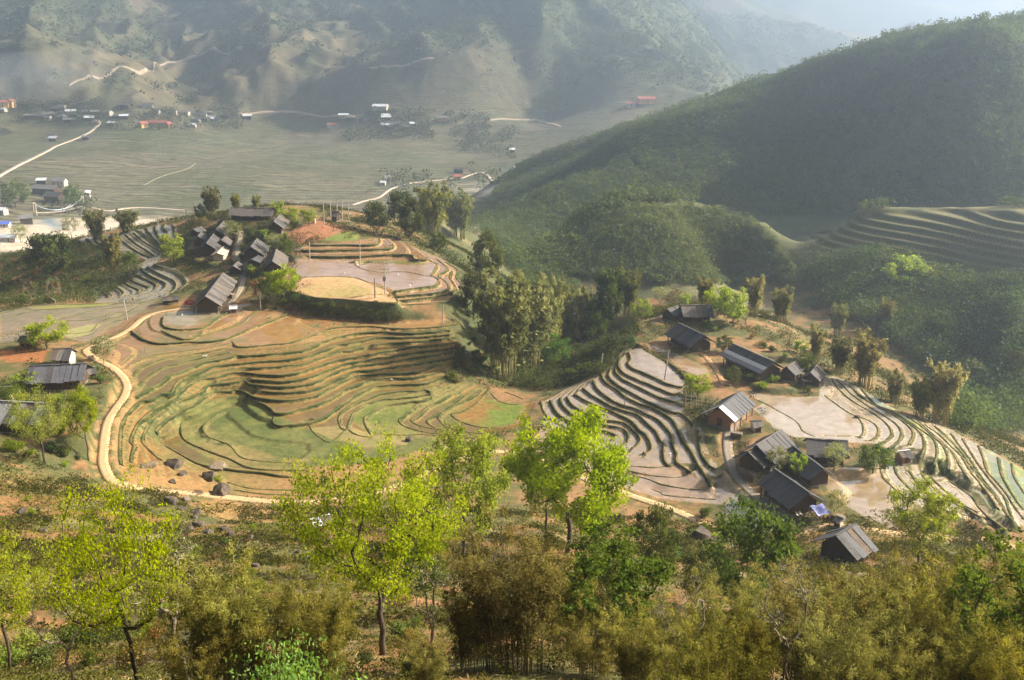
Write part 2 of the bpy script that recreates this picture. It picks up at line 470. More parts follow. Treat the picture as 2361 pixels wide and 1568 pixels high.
# --- plateau of the left hill
L('K', -58.6, 'B', [(505,320),(600,330),(780,328),(960,328),(1020,315),(1020,280),(960,252)])
L('K', -59.3, 'U', [(280,45),(450,50),(800,45),(1100,40),(1310,25),(1340,-20)])
L('K', -60.1, 'U', [(310,115),(500,120),(700,120),(950,115),(1150,105),(1380,98),(1560,105),(1600,150),(1720,155),(1735,130)])
L('K', -60.95, 'U', [(1370,520),(1500,500),(1700,475),(1820,455),(1865,420),(1850,380),(1800,352),(1780,335),(1830,260),(1840,210),(1740,165)])
L('K', -61.6, 'U', [(1380,580),(1500,570),(1700,555),(1880,530),(1970,490),(1975,450),(1930,400),(1870,365),(1880,330),(1960,270),(1950,240),(1840,150)])
L('K', -62.25, 'U', [(1410,630),(1600,610),(1850,580),(1980,545),(2050,500),(2060,470),(2000,380),(2000,330),(2020,290)])
L('K', -63.1, 'U', [(1430,685),(1600,675),(1800,660),(1980,625),(2130,470),(2070,370),(2080,280),(1950,190)])
L('-', -60.95, 'U', [(905,165),(905,205),(930,240),(1030,280),(1200,308),(1400,300),(1550,310),(1700,345),(1795,355)])
L('-', -60.9, 'U', [(310,365),(600,355),(880,365),(1000,400),(1080,430)])
L('-', -61.8, 'U', [(170,520),(300,560),(450,597),(680,610),(900,628),(1150,650),(1390,655),(1350,560)])
# --- left back stairs
zW = lambda k: -65.5 - 0.68 * k
L('W', zW(0), 'W', [(1690,650),(1800,690),(1960,725),(2060,790),(2110,855),(2120,900),(2000,1000)])
L('W', zW(1), 'W', [(1600,680),(1700,740),(1850,810),(1950,860),(1985,920),(1940,1000),(1800,1070),(1600,1140)])
L('W', zW(2), 'W', [(1520,690),(1600,770),(1720,830),(1820,880),(1850,920),(1800,990),(1600,1090),(1400,1140)])
L('W', zW(3), 'W', [(1430,710),(1450,770),(1560,830),(1690,890),(1730,930),(1690,990),(1560,1050),(1350,1110)])
L('W', zW(4), 'W', [(1360,740),(1350,810),(1450,880),(1580,930),(1625,950),(1600,980),(1480,1040)])
L('W', zW(5), 'W', [(1275,800),(1280,860),(1380,930),(1500,990),(1450,1040),(1300,1070)])
L('W', zW(6), 'W', [(1165,860),(1190,930),(1260,980),(1295,1030),(1240,1090)])
L('W', zW(7), 'W', [(1010,920),(1050,980),(1110,1030),(1140,1070),(1090,1110)])
L('W', zW(8), 'W', [(890,980),(885,1060),(910,1130)])
for k, pts in enumerate(([(1960,150),(1975,235)], [(1805,150),(1830,190),(1880,225)], [(1710,190),(1770,290),(1860,390)], [(1610,205),(1700,310),(1830,440)],
                         [(1520,215),(1620,300),(1740,395),(1830,470)], [(1430,235),(1540,330),(1680,420),(1790,490)], [(1320,255),(1440,360),(1580,450),(1720,545)],
                         [(1200,270),(1330,380),(1500,490),(1660,560)], [(990,290),(1100,400),(1260,480)], [(900,300),(980,370),(1080,420)],
                         [(800,310),(900,380),(1040,440)], [(700,340),(850,400),(1000,450)])):
    L('W', -65.0 - 0.6 * k, 'W', pts)
# --- small fields on the left
L('-', (-66.6, -66.2), 'Y', [(0,860),(200,790),(420,770),(700,755),(840,735)])
L('-', (-66.3, -66.1), 'Y', [(0,960),(150,905),(400,850),(620,790),(900,750),(1100,700)])
L('-', (-66.1, -66.1), 'Y', [(60,960),(250,900),(420,860),(600,850),(760,810),(860,790)])
L('-', (-66.0, -66.0), 'Y', [(430,950),(620,930),(700,860),(860,820)])
L('-', (-66.8, -66.4), 'Y', [(0,800),(130,770),(300,745),(560,742),(800,730)])
L('-', (-65.9, -65.9), 'Y', [(540,975),(680,930),(800,860),(880,840)])
# --- foreground fields below the path
L('-', (-70.5, -71.5), 'X', [(2352-700,1568+40),(1800,1640),(2000,1665),(2200,1668),(2330,1660)])

# shores: where flat water meets rising ground
L('c', -66.0, 'B', [(400,800),(560,825),(700,845),(900,865),(1100,872),(1300,868),(1450,868),(1560,862)])
L('c', -60.95, 'U', [(140,225),(190,170),(500,168),(900,168),(1300,168),(1700,168)])
L('c', -70.5, 'T', [(800,152),(900,142),(1000,210),(1130,275),(1250,372),(1290,440)])
L('c', -71.0, 'E', [(440,748),(560,778),(760,793),(970,783),(1010,715)])
L('c', -72.6, 'V', [(0,905),(300,888),(510,905)])
L('c', -72.6, 'V', [(100,1085),(250,1185),(420,1290),(600,1375),(700,1340),(830,1160)])
L('c', -65.0, 'X', [(1270,52),(1450,32),(1620,45),(1730,38)])
L('c', -66.0, 'X', [(990,190),(1100,262),(1230,295),(1400,285),(1560,282),(1700,265),(1770,255)])
TILT = {'T': 0.02}
# ------------------------------------------------------------------ control heights (tracing frame, height)
CPZ = [(60,1500,-33),(400,1500,-34),(885,1505,-30),(1200,1550,-24),(1600,1560,-25),(2000,1560,-27),(2361,1540,-28),(0,1568,-24),(600,1566,-20),
 (60,1350,-46),(450,1350,-48),(450,1250,-59),(100,1200,-59),(0,1100,-60),(60,1050,-61.5),(700,1200,-67),(740,1300,-56),(1300,1300,-59),(1800,1320,-64),(1930,1260,-70.5),
 (1750,1300,-67),(2200,1330,-65),(2361,1290,-72),(1000,1500,-32),(1700,1450,-44),(2200,1450,-44),(1200,1200,-70),(1450,1230,-71.5),(1000,1150,-72.5),
 (60,1000,-62),(140,880,-63.4),(140,820,-64),(60,790,-64.8),(200,720,-65.8),(50,720,-66.0),(0,830,-64.2),(0,930,-62.8),(210,900,-65.5),(200,1000,-66),(180,1080,-66),
 (50,690,-72),(100,640,-79),(30,640,-80),(100,570,-77),(190,552,-70.5),(400,510,-65),(300,530,-67.2),(20,590,-84),(150,690,-70),(250,600,-72),
 (600,480,-57.5),(750,490,-56.5),(830,510,-58),(940,555,-61),(1060,620,-64.5),(740,522,-56),(690,545,-57),(580,575,-60),(630,600,-61),(500,560,-62.5),(460,600,-64),(560,520,-58.5),
 (500,690,-65),(430,640,-65.2),(640,650,-62),(600,690,-64.7),(560,640,-63.2),
 (1000,548,-72),(1000,490,-88),(1100,600,-73),(1110,720,-69),(1100,800,-73),(1080,850,-73.5),(1150,800,-78),(1200,700,-84),(1310,700,-100),(1250,880,-77.5),(1350,800,-86),(1180,890,-76.5),(1400,740,-80),(1460,755,-72),
 (1300,640,-112),(1050,560,-82),(1350,850,-79),(1300,890,-76.5),
 (1590,775,-69.5),(1500,735,-69.5),(1650,700,-70.5),(1750,760,-70),(1725,840,-69.5),(1690,935,-70),(1760,1020,-70.8),(1815,1125,-72),(1900,880,-70.5),(1850,830,-70.5),(1790,1250,-74.2),(1900,1060,-71),(1850,1190,-73),
 (1600,860,-69.6),(1640,960,-71.5),(1680,1050,-72.4),(1730,1150,-73.6),(1500,780,-69.6),(1960,1100,-72.4),
 (2361,1070,-80),(2361,1180,-77),(2250,1250,-75.5),(2050,1230,-73.5),
 (1300,480,-110),(1130,460,-140),(1110,438,-150),(1200,600,-112),(1350,640,-112),(1700,640,-108),(1650,660,-103),(1450,470,-76),(1650,480,-76),(1750,488,-77),(1560,475,-76),(1400,484,-79),(1600,560,-93),(1450,560,-95),(1820,600,-98),(1820,490,-92),
 (2140,486,-70),(1950,500,-77),(2361,500,-66),(2361,660,-85),(2150,600,-83),(1900,570,-92),(2100,740,-97),(2300,850,-106),(2300,960,-108),(1900,700,-99),(2000,820,-101),(1800,680,-102),(2200,950,-100),(2100,900,-97),(2361,1030,-98),(2361,760,-92),
 (100,520,-150),(0,560,-148),(1000,460,-154),(600,440,-150),(300,480,-152),(100,300,-130),(0,380,-140),(700,300,-136),(1100,330,-140),(400,330,-138),(900,400,-148)]
CPD = [(1190,380,860),(1300,335,810),(1500,265,760),(1700,205,710),(1900,136,705),(2100,74,695),(2361,42,680),(2250,56,690),
 (1400,330,700),(1700,300,662),(2000,200,676),(2000,350,608),(2300,300,588),(1500,400,625),(1300,430,640),(2200,430,562),(1800,420,581),(2361,150,653),
 (300,180,1780),(0,180,1750),(600,160,1850),(600,60,2300),(0,40,2400),(1100,200,1500),(1100,60,1800),(900,150,1750),(1400,230,1440),(1500,100,1750),(800,-60,2600),(1400,-60,2200),(200,-120,2900),
 (300,265,1560),(800,262,1530),(1250,275,1480),(1640,215,1750),(1600,60,2150),(1650,245,1900)]
CPD += [(1400,463,455),(1476,458,456),(1560,458,460),(1330,475,458),(1476,479,488),(1400,482,488),(1560,479,488),(1330,490,488),(1476,480,432),(1420,486,432),(1540,479,436),(1600,480,440),(1700,487,450),(1780,520,442),(1380,500,430),(1330,520,440),(1500,530,412),(1620,540,418),(2140,546,525),(1950,548,525),(2361,532,520),(1600,552,540),(1450,552,545),(1720,552,530),(1880,550,525),(2100,104,770),(2361,80,765),(1900,168,790),(2250,72,640),(2000,118,680)]
CPW = []
for yy in (0, 6, 14, 24):
    for xx in (-25, 0, 25): CPW.append((xx, yy, -0.74 * yy - 1.7))
CPW += [(-60, 20, -17), (60, 20, -17), (-120, 60, -40), (130, 70, -40), (-180, 130, -56), (200, 140, -66), (0, 450, -100), (-150, 450, -105), (-100, 600, -135), (60, 520, -125), (-350, 400, -110), (-300, 250, -85), (-250, 600, -150),
        (250, 200, -90), (330, 330, -72), (500, 420, -50), (600, 700, -55), (750, 1100, -130), (450, 1250, -150), (900, 600, -20), (700, 1800, -140), (-900, 900, -150), (-1200, 1500, -110), (-1300, 2200, 40), (900, 2500, -120), (1300, 1500, -80), (500, 2400, -130),
        (-1600, 3000, 150), (-400, 3000, 150), (300, 3000, 120), (1500, 3000, -60), (-200, -60, 8), (200, -60, 8), (0, -60, 12), (320, 1750, -60)]
C3 = np.array([at_z(*c) for c in CPZ] + [at_d(*c) for c in CPD] + CPW)
ext = []
for zone, (z1, z2), pts, w in LIN:
    n = len(pts)
    for i in {0, n // 2, n - 1}:
        ext.append(at_z(*pts[i], z1 + (z2 - z1) * i / (n - 1), TILT.get(zone, 0.0)))
C3 = np.vstack([C3, ext])
def tps_fit(P, lam):
    s = P[:, :2] / 100.0
    d2 = ((s[:, None] - s[None]) ** 2).sum(-1)
    K = 0.5 * d2 * np.log(d2 + 1e-12)
    n = len(P)
    A = np.zeros((n + 3, n + 3))
    A[:n, :n] = K + np.diag(lam)
    A[:n, n] = 1; A[:n, n + 1:] = s; A[n, :n] = 1; A[n + 1:, :n] = s.T
    return np.linalg.solve(A, np.concatenate([P[:, 2], np.zeros(3)])), s
lam = np.concatenate([np.full(len(CPZ), 0.003), np.full(len(CPD), 0.015), np.full(len(CPW), 0.02), np.full(len(ext), 0.02)])
TPS, TPSs = tps_fit(C3, lam)
def base(X, Y):
    sh = X.shape
    q = np.stack([X.ravel(), Y.ravel()], 1) / 100.0
    out = np.empty(len(q))
    for i in range(0, len(q), 20000):
        b = q[i:i + 20000]
        d2 = ((b[:, None, 0] - TPSs[None, :, 0]) ** 2 + (b[:, None, 1] - TPSs[None, :, 1]) ** 2)
        out[i:i + 20000] = (0.5 * d2 * np.log(d2 + 1e-12)) @ TPS[:-3] + TPS[-3] + b @ TPS[-2:]
    return out.reshape(sh)

# ------------------------------------------------------------------ fine ground (terraces), 0.4 m cells
FX0, FX1, FY0, FY1, FS = -190.0, 136.0, 128.0, 372.0, 0.4
fx = np.arange(FX0, FX1 + FS / 2, FS); fy = np.arange(FY0, FY1 + FS / 2, FS)
GX, GY = np.meshgrid(fx, fy)
nyf, nxf = GX.shape
cxs = np.linspace(FX0, FX1, nxf // 8 + 2); cys = np.linspace(FY0, FY1, nyf // 8 + 2)
def upsample(xs, ys, Z, X, Y):
    u = (X - xs[0]) / (xs[1] - xs[0]); v = (Y - ys[0]) / (ys[1] - ys[0])
    i = np.clip(u.astype(int), 0, len(xs) - 2); j = np.clip(v.astype(int), 0, len(ys) - 2)
    a, b = u - i, v - j
    return (Z[j, i] * (1 - a) + Z[j, i + 1] * a) * (1 - b) + (Z[j + 1, i] * (1 - a) + Z[j + 1, i + 1] * a) * b
HB = upsample(cxs, cys, base(*np.meshgrid(cxs, cys)), GX, GY)
# lines in 3-D, rasterised as fixed heights
L3 = []
acc = np.zeros((nyf, nxf)); cnt = np.zeros((nyf, nxf))
for zone, (z1, z2), pts, w in LIN:
    n = len(pts)
    t = TILT.get(zone, 0.0)
    p3 = np.array([at_z(x, y, z1 + (z2 - z1) * i / (n - 1), t) for i, (x, y) in enumerate(pts)])
    p3 = spline(p3, 0.25)
    L3.append((zone, p3))
    i = np.round((p3[:, 0] - FX0) / FS).astype(int); j = np.round((p3[:, 1] - FY0) / FS).astype(int)
    ok = (i > 0) & (i < nxf - 1) & (j > 0) & (j < nyf - 1)
    np.add.at(acc, (j[ok], i[ok]), p3[ok, 2]); np.add.at(cnt, (j[ok], i[ok]), 1)
for (x, y, z) in CPZ:                                     # control points pin small discs too
    p = at_z(x, y, z)
    i, j = int(round((p[0] - FX0) / FS)), int(round((p[1] - FY0) / FS))
    if 4 < i < nxf - 5 and 4 < j < nyf - 5 and cnt[j - 6:j + 7, i - 6:i + 7].sum() == 0:
        acc[j - 2:j + 3, i - 2:i + 3] += z; cnt[j - 2:j + 3, i - 2:i + 3] += 1
fixed = cnt > 0
RES = np.where(fixed, acc / np.maximum(cnt, 1) - HB, 0.0)
fixed[0], fixed[-1], fixed[:, 0], fixed[:, -1] = True, True, True, True
def laplace(V, Fm):
    lev = [(V, Fm)]
    while min(lev[-1][0].shape) > 24:
        v, f = lev[-1]
        h, w_ = (v.shape[0] + 1) // 2 * 2, (v.shape[1] + 1) // 2 * 2
        vp, fp = np.zeros((h, w_)), np.zeros((h, w_))
        vp[:v.shape[0], :v.shape[1]] = v * f; fp[:v.shape[0], :v.shape[1]] = f
        vs = vp.reshape(h // 2, 2, w_ // 2, 2).sum((1, 3)); fs = fp.reshape(h // 2, 2, w_ // 2, 2).sum((1, 3))
        lev.append((np.where(fs > 0, vs / np.maximum(fs, 1), 0), fs > 0))
    sol = None
    for v, f in reversed(lev):
        if sol is None: sol = v.copy()
        else: sol = np.repeat(np.repeat(sol, 2, 0), 2, 1)[:v.shape[0], :v.shape[1]]
        sol = np.where(f, v, sol)
        for it in range(160):
            p = np.pad(sol, 1, mode='edge')
            a = 0.25 * (p[:-2, 1:-1] + p[2:, 1:-1] + p[1:-1, :-2] + p[1:-1, 2:])
            sol = np.where(f, v, a)
    return sol
HS = HB + laplace(RES, fixed)                             # smooth hill through every traced edge
def blur(A, n):
    for _ in range(n):
        p = np.pad(A, 1, mode='edge')
        A = 0.5 * A + 0.125 * (p[:-2, 1:-1] + p[2:, 1:-1] + p[1:-1, :-2] + p[1:-1, 2:])
    return A
PXg, PYg = project(np.stack([GX, GY, HS], -1))
ZONES = {  # where the steps are cut (tracing frame)
 'M': px('D', [(240,740),(320,700),(480,705),(700,690),(720,745),(1040,742),(1052,790),(1040,850),(1000,890),(1080,880),(1150,900),(1230,930),(1200,985),(1110,1010),(800,1010),(680,1100),(480,1110),(280,1090),(260,1000),(300,900),(260,830)]),
 'T': px('T', [(560,330),(640,290),(700,200),(790,130),(900,150),(1290,420),(1270,520),(1270,690),(1400,820),(1460,960),(1540,1130),(1640,1260),(1540,1370),(1380,1240),(1160,1180),(920,1080),(700,1080),(330,930),(60,820),(-10,600)]),
 'V': px('V', [(60,60),(140,40),(300,120),(430,190),(700,360),(900,440),(1050,460),(1250,560),(1400,640),(1600,750),(1800,860),(1800,1330),(1640,1400),(1400,1300),(1200,1280),(1000,1190),(800,1160),(600,1000),(520,900),(520,780),(640,700),(420,620),(350,590),(0,560),(0,200)]),
 'K': px('U', [(250,20),(700,-70),(1340,-90),(1600,20),(1900,140),(2100,260),(2160,440),(2140,720),(1500,800),(1420,690),(1360,530),(1340,500),(1000,400),(900,200),(300,140)]),
 'W': px('W', [(650,330),(800,290),(1300,230),(1800,120),(2000,130),(2020,260),(1900,460),(1700,640),(1960,700),(2160,850),(2140,930),(1960,1030),(1600,1150),(900,1150),(860,980),(1150,830),(1350,720),(1600,600),(1300,500),(1000,470)]),
}
H = HS.copy()
riser = np.zeros_like(H); tread = np.zeros_like(H); level = np.zeros_like(H)
gy_, gx_ = np.gradient(blur(HS, 2), FS)
slope = np.clip(np.hypot(gx_, gy_), 0.03, 2.0)
zmask = {}
for zi, (zn, poly) in enumerate(ZONES.items()):
    m = inpoly(PXg, PYg, poly)
    zmask[zn] = m
    wgt = blur(m.astype(float), 6)
    hh = HS - TILT.get(zn, 0.0) * (GY - 200.0)
    zs = sorted({round(l[1][0], 3) for l in LIN if l[0] == zn}, reverse=True)
    Hq = hh.copy(); rq = np.zeros_like(H); tq = np.zeros_like(H); lv = np.zeros_like(H)
    for a, b in zip(zs[:-1], zs[1:]):
        s = (hh <= a) & (hh > b)
        dh = np.maximum(a - hh - 0.02 * (a - b), 0)
        dist = dh / slope
        wr = 0.26 + 0.2 * (a - b)
        fr = sstep(0.0, 1.0, (dist - 0.12) / wr)
        Hq = np.where(s, a + (b - a) * fr, Hq)
        rq = np.where(s, (fr > 0.02) & (fr < 0.98), rq)
        tq = np.where(s, fr >= 0.98, tq)
        lv = np.where(s, b, lv)
    s = hh > zs[0]
    tq = np.where(s & (hh < zs[0] + 0.15), 1, tq); lv = np.where(s, zs[0], lv)
    Hq = Hq + TILT.get(zn, 0.0) * (GY - 200.0)
    H = H * (1 - wgt) + Hq * wgt
    riser = np.where(m, rq, riser); tread = np.where(m, tq, tread); level = np.where(m, lv, level)

# ------------------------------------------------------------------ wide ground: valley, spur, mountains
WS = 5.0
wx = np.arange(-1750, 1701, WS); wy = np.arange(-60, 3101, WS)
WX, WY = np.meshgrid(wx, wy)
c2x = np.linspace(wx[0], wx[-1], len(wx) // 4 + 2); c2y = np.linspace(wy[0], wy[-1], len(wy) // 4 + 2)
WB = upsample(c2x, c2y, base(*np.meshgrid(c2x, c2y)), WX, WY)
def rough_amp(X, Y, Hh):
    """how broken the ground is: flat valley floor, gullied mountain, bushy spur"""
    mount = sstep(1440, 1640, Y + 0.10 * np.abs(X) + 110 * sstep(0, 300, X)) * sstep(-132, -105, Hh)
    spur = sstep(0, 1, (X - 80 - 0.0 * Y) / 120) * sstep(500, 570, np.hypot(X, Y)) * (1 - sstep(900, 1100, Y))
    return mount, spur
def relief(X, Y, Hh):
    mount, spur = rough_amp(X, Y, Hh)
    n1 = fbm(X + 0.35 * Y, Y * 0.6, 420, 5, 3, ridged=True) - 0.55
    n2 = fbm(X, Y, 90, 4, 9, ridged=True) - 0.5
    return mount * (n1 * 190 + n2 * 34) + spur * ((fbm(X - 0.3 * Y, Y, 130, 4, 21, ridged=True) - 0.55) * 20)
WH = WB + relief(WX, WY, WB)
WH += sstep(380, 500, WY) * 1.5 * (fbm(WX, WY, 60, 3, 5) - 0.5)
def fold(X, Y):
    """long folds running down the spur"""
    out = np.zeros(X.shape)
    for amp, sig, pts in ((8, 24, [(1140,505,650),(1300,425,655),(1500,338,683),(1700,262,689),(1850,205,690),(1990,215,669),(2090,300,602),(2140,400,568)]),
                          (-7, 20, [(1230,385,790),(1450,310,735),(1650,240,712),(1850,170,702),(2050,150,690)]),
                          (12, 22, [(2361,200,635),(2250,300,590),(2230,400,565)]), (-12, 24, [(1750,420,595),(1850,330,615),(1930,280,625)])):
        q = spline(np.array([at_d(*p)[:2] for p in pts]), 6)
        near = (X > q[:, 0].min() - 90) & (X < q[:, 0].max() + 90) & (Y > q[:, 1].min() - 90) & (Y < q[:, 1].max() + 90)
        xs, ys = X[near], Y[near]
        d = np.full(xs.shape, 1e9)
        for a in q: d = np.minimum(d, (xs - a[0]) ** 2 + (ys - a[1]) ** 2)
        out[near] += amp * np.exp(-d / (2 * sig * sig))
    return out
WH += fold(WX, WY)
WH = np.where(WH > 110, 110 + 60 * np.tanh((WH - 110) / 120), WH)
def ground_wide(X, Y):
    return upsample(wx, wy, WH, X, Y)
# near part of the wide sheet gets small bumps later in its own finer mesh (1 m cells)
NX0, NX1, NY0, NY1, NS = -330.0, 420.0, -40.0, 520.0, 0.9
nx_ = np.arange(NX0, NX1 + .1, NS); ny_ = np.arange(NY0, NY1 + .1, NS)
NXg, NYg = np.meshgrid(nx_, ny_)
cnx = np.linspace(NX0, NX1, len(nx_) // 3 + 2); cny = np.linspace(NY0, NY1, len(ny_) // 3 + 2)
NB = upsample(cnx, cny, base(*np.meshgrid(cnx, cny)), NXg, NYg)
NB += relief(NXg, NYg, NB) + fold(NXg, NYg)
near_b = (1 - sstep(120, 150, NYg)) * sstep(26, 40, NYg)
NB += near_b * ((fbm(NXg, NYg, 14, 4, 31) - 0.5) * 3.0 + (fbm(NXg, NYg, 4, 3, 32) - 0.5) * 0.9)
rest = sstep(300, 380, NYg) + sstep(100, 150, np.abs(NXg + 20)) * sstep(150, 200, NYg)
pxn, pyn = project(np.stack([NXg, NYg, NB], -1))
SHOULDER = blur(inpoly(pxn, pyn, [(1840,520),(1950,498),(2140,478),(2380,490),(2380,668),(2150,655),(2010,600),(1900,585)]).astype(float), 4) * (NYg > 200)
NB += np.clip(rest, 0, 1) * (1 - SHOULDER) * (fbm(NXg, NYg, 25, 4, 33) - 0.5) * 4.0
pxn, pyn = project(np.stack([NXg, NYg, NB], -1))
TERR2 = np.zeros_like(NB); RIS2 = np.zeros_like(NB)
for poly, st in (([(1840,520),(1950,498),(2140,480),(2380,492),(2380,668),(2150,655),(2010,600),(1900,585)], 2.2), ([(1200,590),(1260,585),(1340,610),(1360,650),(1250,650)], 1.6), ([(1000,550),(1080,570),(1110,620),(1040,600)], 1.4), ([(2180,990),(2361,1040),(2361,960),(2250,940)], 1.6)):
    mk = blur(inpoly(pxn, pyn, poly).astype(float), 3) * (NYg > 200)
    NBs = blur(NB, 110)
    NB = NB * (1 - mk) + NBs * mk
    f_ = NBs / st + .5 * (fbm(NXg, NYg, 45, 3, 66) - .5)
    fr_ = f_ - np.floor(f_)
    NB = NB * (1 - mk) + mk * (NB + st * (sstep(.55, 1.0, fr_) - fr_))
    RIS2 = np.maximum(RIS2, mk * sstep(.5, .72, fr_) * (1 - sstep(.93, 1.0, fr_))); TERR2 = np.maximum(TERR2, mk)
# blend: the fine sheet's border takes the near sheet's heights
def ground_near(X, Y):
    return upsample(nx_, ny_, NB, X, Y)
edge = np.minimum.reduce([GX - FX0, FX1 - GX, GY - FY0, FY1 - GY])
bw = sstep(0.0, 10.0, edge)
H = H * bw + ground_near(GX, GY) * (1 - bw)
unt = 1 - np.clip(blur((zmask['M'] | zmask['T'] | zmask['V'] | zmask['K'] | zmask['W']).astype(float), 12), 0, 1)
def hgt(x, y):
    """ground height at one point"""
    x, y = np.asarray(x, float), np.asarray(y, float)
    fin = (x > FX0 + 1) & (x < FX1 - 1) & (y > FY0 + 1) & (y < FY1 - 1)
    nea = (x > NX0 + 2) & (x < NX1 - 2) & (y > NY0 + 2) & (y < NY1 - 2)
    a = upsample(fx, fy, H, np.clip(x, FX0, FX1), np.clip(y, FY0, FY1))
    b = ground_near(np.clip(x, NX0, NX1), np.clip(y, NY0, NY1))
    c = ground_wide(np.clip(x, wx[0], wx[-1]), np.clip(y, wy[0], wy[-1]))
    return np.where(fin, a, np.where(nea, b, c))
def on_ground(pxx, pyy, dmin=8.0, dmax=3000.0):
    """first ground point seen through a traced point"""
    d = ray(pxx, pyy); d = d / math.hypot(d[0], d[1])
    s = dmin * (dmax / dmin) ** np.linspace(0, 1, 900)
    P = s[:, None] * d
    g = hgt(P[:, 0], P[:, 1]) - P[:, 2]
    k = np.argmax(g > 0)
    if g[k] <= 0: k = len(s) - 1
    lo, hi = s[max(k - 1, 0)], s[k]
    for _ in range(24):
        m = 0.5 * (lo + hi); p = m * d
        if float(hgt(p[0], p[1])) > p[2]: hi = m
        else: lo = m
    p = hi * d
    return np.array((p[0], p[1], float(hgt(p[0], p[1]))))
# ================================================================== PATHS AND PADS CUT INTO THE GROUND
def blend_to(path, half, soft, follow=None):
    """lowers / raises the fine ground to the path's own height along it (path: n x 3)"""
    global H
    best = np.full(H.shape, 1e9); zz = np.zeros(H.shape)
    k = int((half + soft) / FS) + 2
    for p in path:
        i, j = int((p[0] - FX0) / FS), int((p[1] - FY0) / FS)
        a, b, c, d = max(j - k, 0), min(j + k + 1, nyf), max(i - k, 0), min(i + k + 1, nxf)
        if a >= b or c >= d: continue
        dd = np.hypot(GX[a:b, c:d] - p[0], GY[a:b, c:d] - p[1])
        m = dd < best[a:b, c:d]
        best[a:b, c:d] = np.where(m, dd, best[a:b, c:d]); zz[a:b, c:d] = np.where(m, p[2], zz[a:b, c:d])
    w = 1 - sstep(half, half + soft, best)
    H = H * (1 - w) + zz * w
    return w
PATHS = []                                                # (name, 3-D centre line, width, material key)
def path_from(pix, width, mat, name="path", carve=True, smooth=9, dmax=3000.0, step=0.8):
    p3 = [on_ground(a, b, dmax=dmax) for a, b in pix]
    p3 = spline(np.array(p3), step)
    x, y = p3[:, 0], p3[:, 1]
    z = upsample(fx, fy, HS, np.clip(x, FX0, FX1), np.clip(y, FY0, FY1)) if carve else hgt(x, y)
    fin = (x > FX0 + 12) & (x < FX1 - 12) & (y > FY0 + 12) & (y < FY1 - 12)
    z = np.where(fin, z, hgt(x, y))
    zp_ = np.pad(z, smooth, mode='edge')
    z = np.convolve(zp_, np.ones(2 * smooth + 1) / (2 * smooth + 1), 'valid')
    p3 = np.stack([x, y, z], 1)
    pm = None
    if carve:
        pm = blend_to(p3, width / 2 + 0.25, 1.2)
    PATHS.append((name, p3, width, mat))
    return pm
pathmask = np.zeros_like(H)
main = px('X', [(1450,12),(1340,20),(1200,50),(1090,90),(1000,170),(880,235),(760,275),(690,305),(655,330),(690,370),(760,410),(850,460),(930,530),(970,600),(950,680),(880,780),(830,860),(805,950),(790,1080),(785,1180),(810,1260),(850,1310),(930,1345),(1050,1375),(1200,1405),(1350,1420),(1500,1435),(1650,1455),(1850,1475),(2050,1490),(2240,1497)]) + \
    [(770,1152),(900,1125),(1010,1078)] + px('R', [(540,1075),(650,1062),(780,1055),(1000,1080),(1200,1140),(1400,1185)]) + px('T', [(150,1150),(400,1270),(850,1440),(1140,1530)]) + \
    px('G', [(620,1150),(760,1210),(900,1275),(1050,1340),(1200,1390),(1340,1398),(1450,1385),(1560,1360),(1650,1320),(1760,1290),(1860,1275),(1980,1285),(2080,1300),(2200,1315)]) + px('V', [(620,1412),(800,1430),(1060,1448),(1250,1458),(1450,1490),(1640,1540),(1792,1580)])
for args in ((main, 1.75, 'concrete'),
             (px('G', [(1120,500),(1070,570),(1062,700),(1100,830),(1170,950),(1260,1050),(1380,1130),(1480,1200),(1560,1280),(1600,1320)]), 1.9, 'lane'),
             (px('C', [(1240,840),(1310,855),(1380,920),(1430,1000),(1460,1070)]), 1.2, 'earth'),
             (px('Y', [(1560,755),(1610,710),(1655,640),(1685,550),(1690,490),(1650,430),(1640,380),(1655,300),(1668,235)]), 1.7, 'lane')):
    pm = path_from(*args)
    pathmask = np.maximum(pathmask, pm)
# level yards under the houses: (tracing point, radius)
PADS = []
def pad(x, y, r):
    p = on_ground(x, y)
    blend_to([p], r, 2.5)
    return p

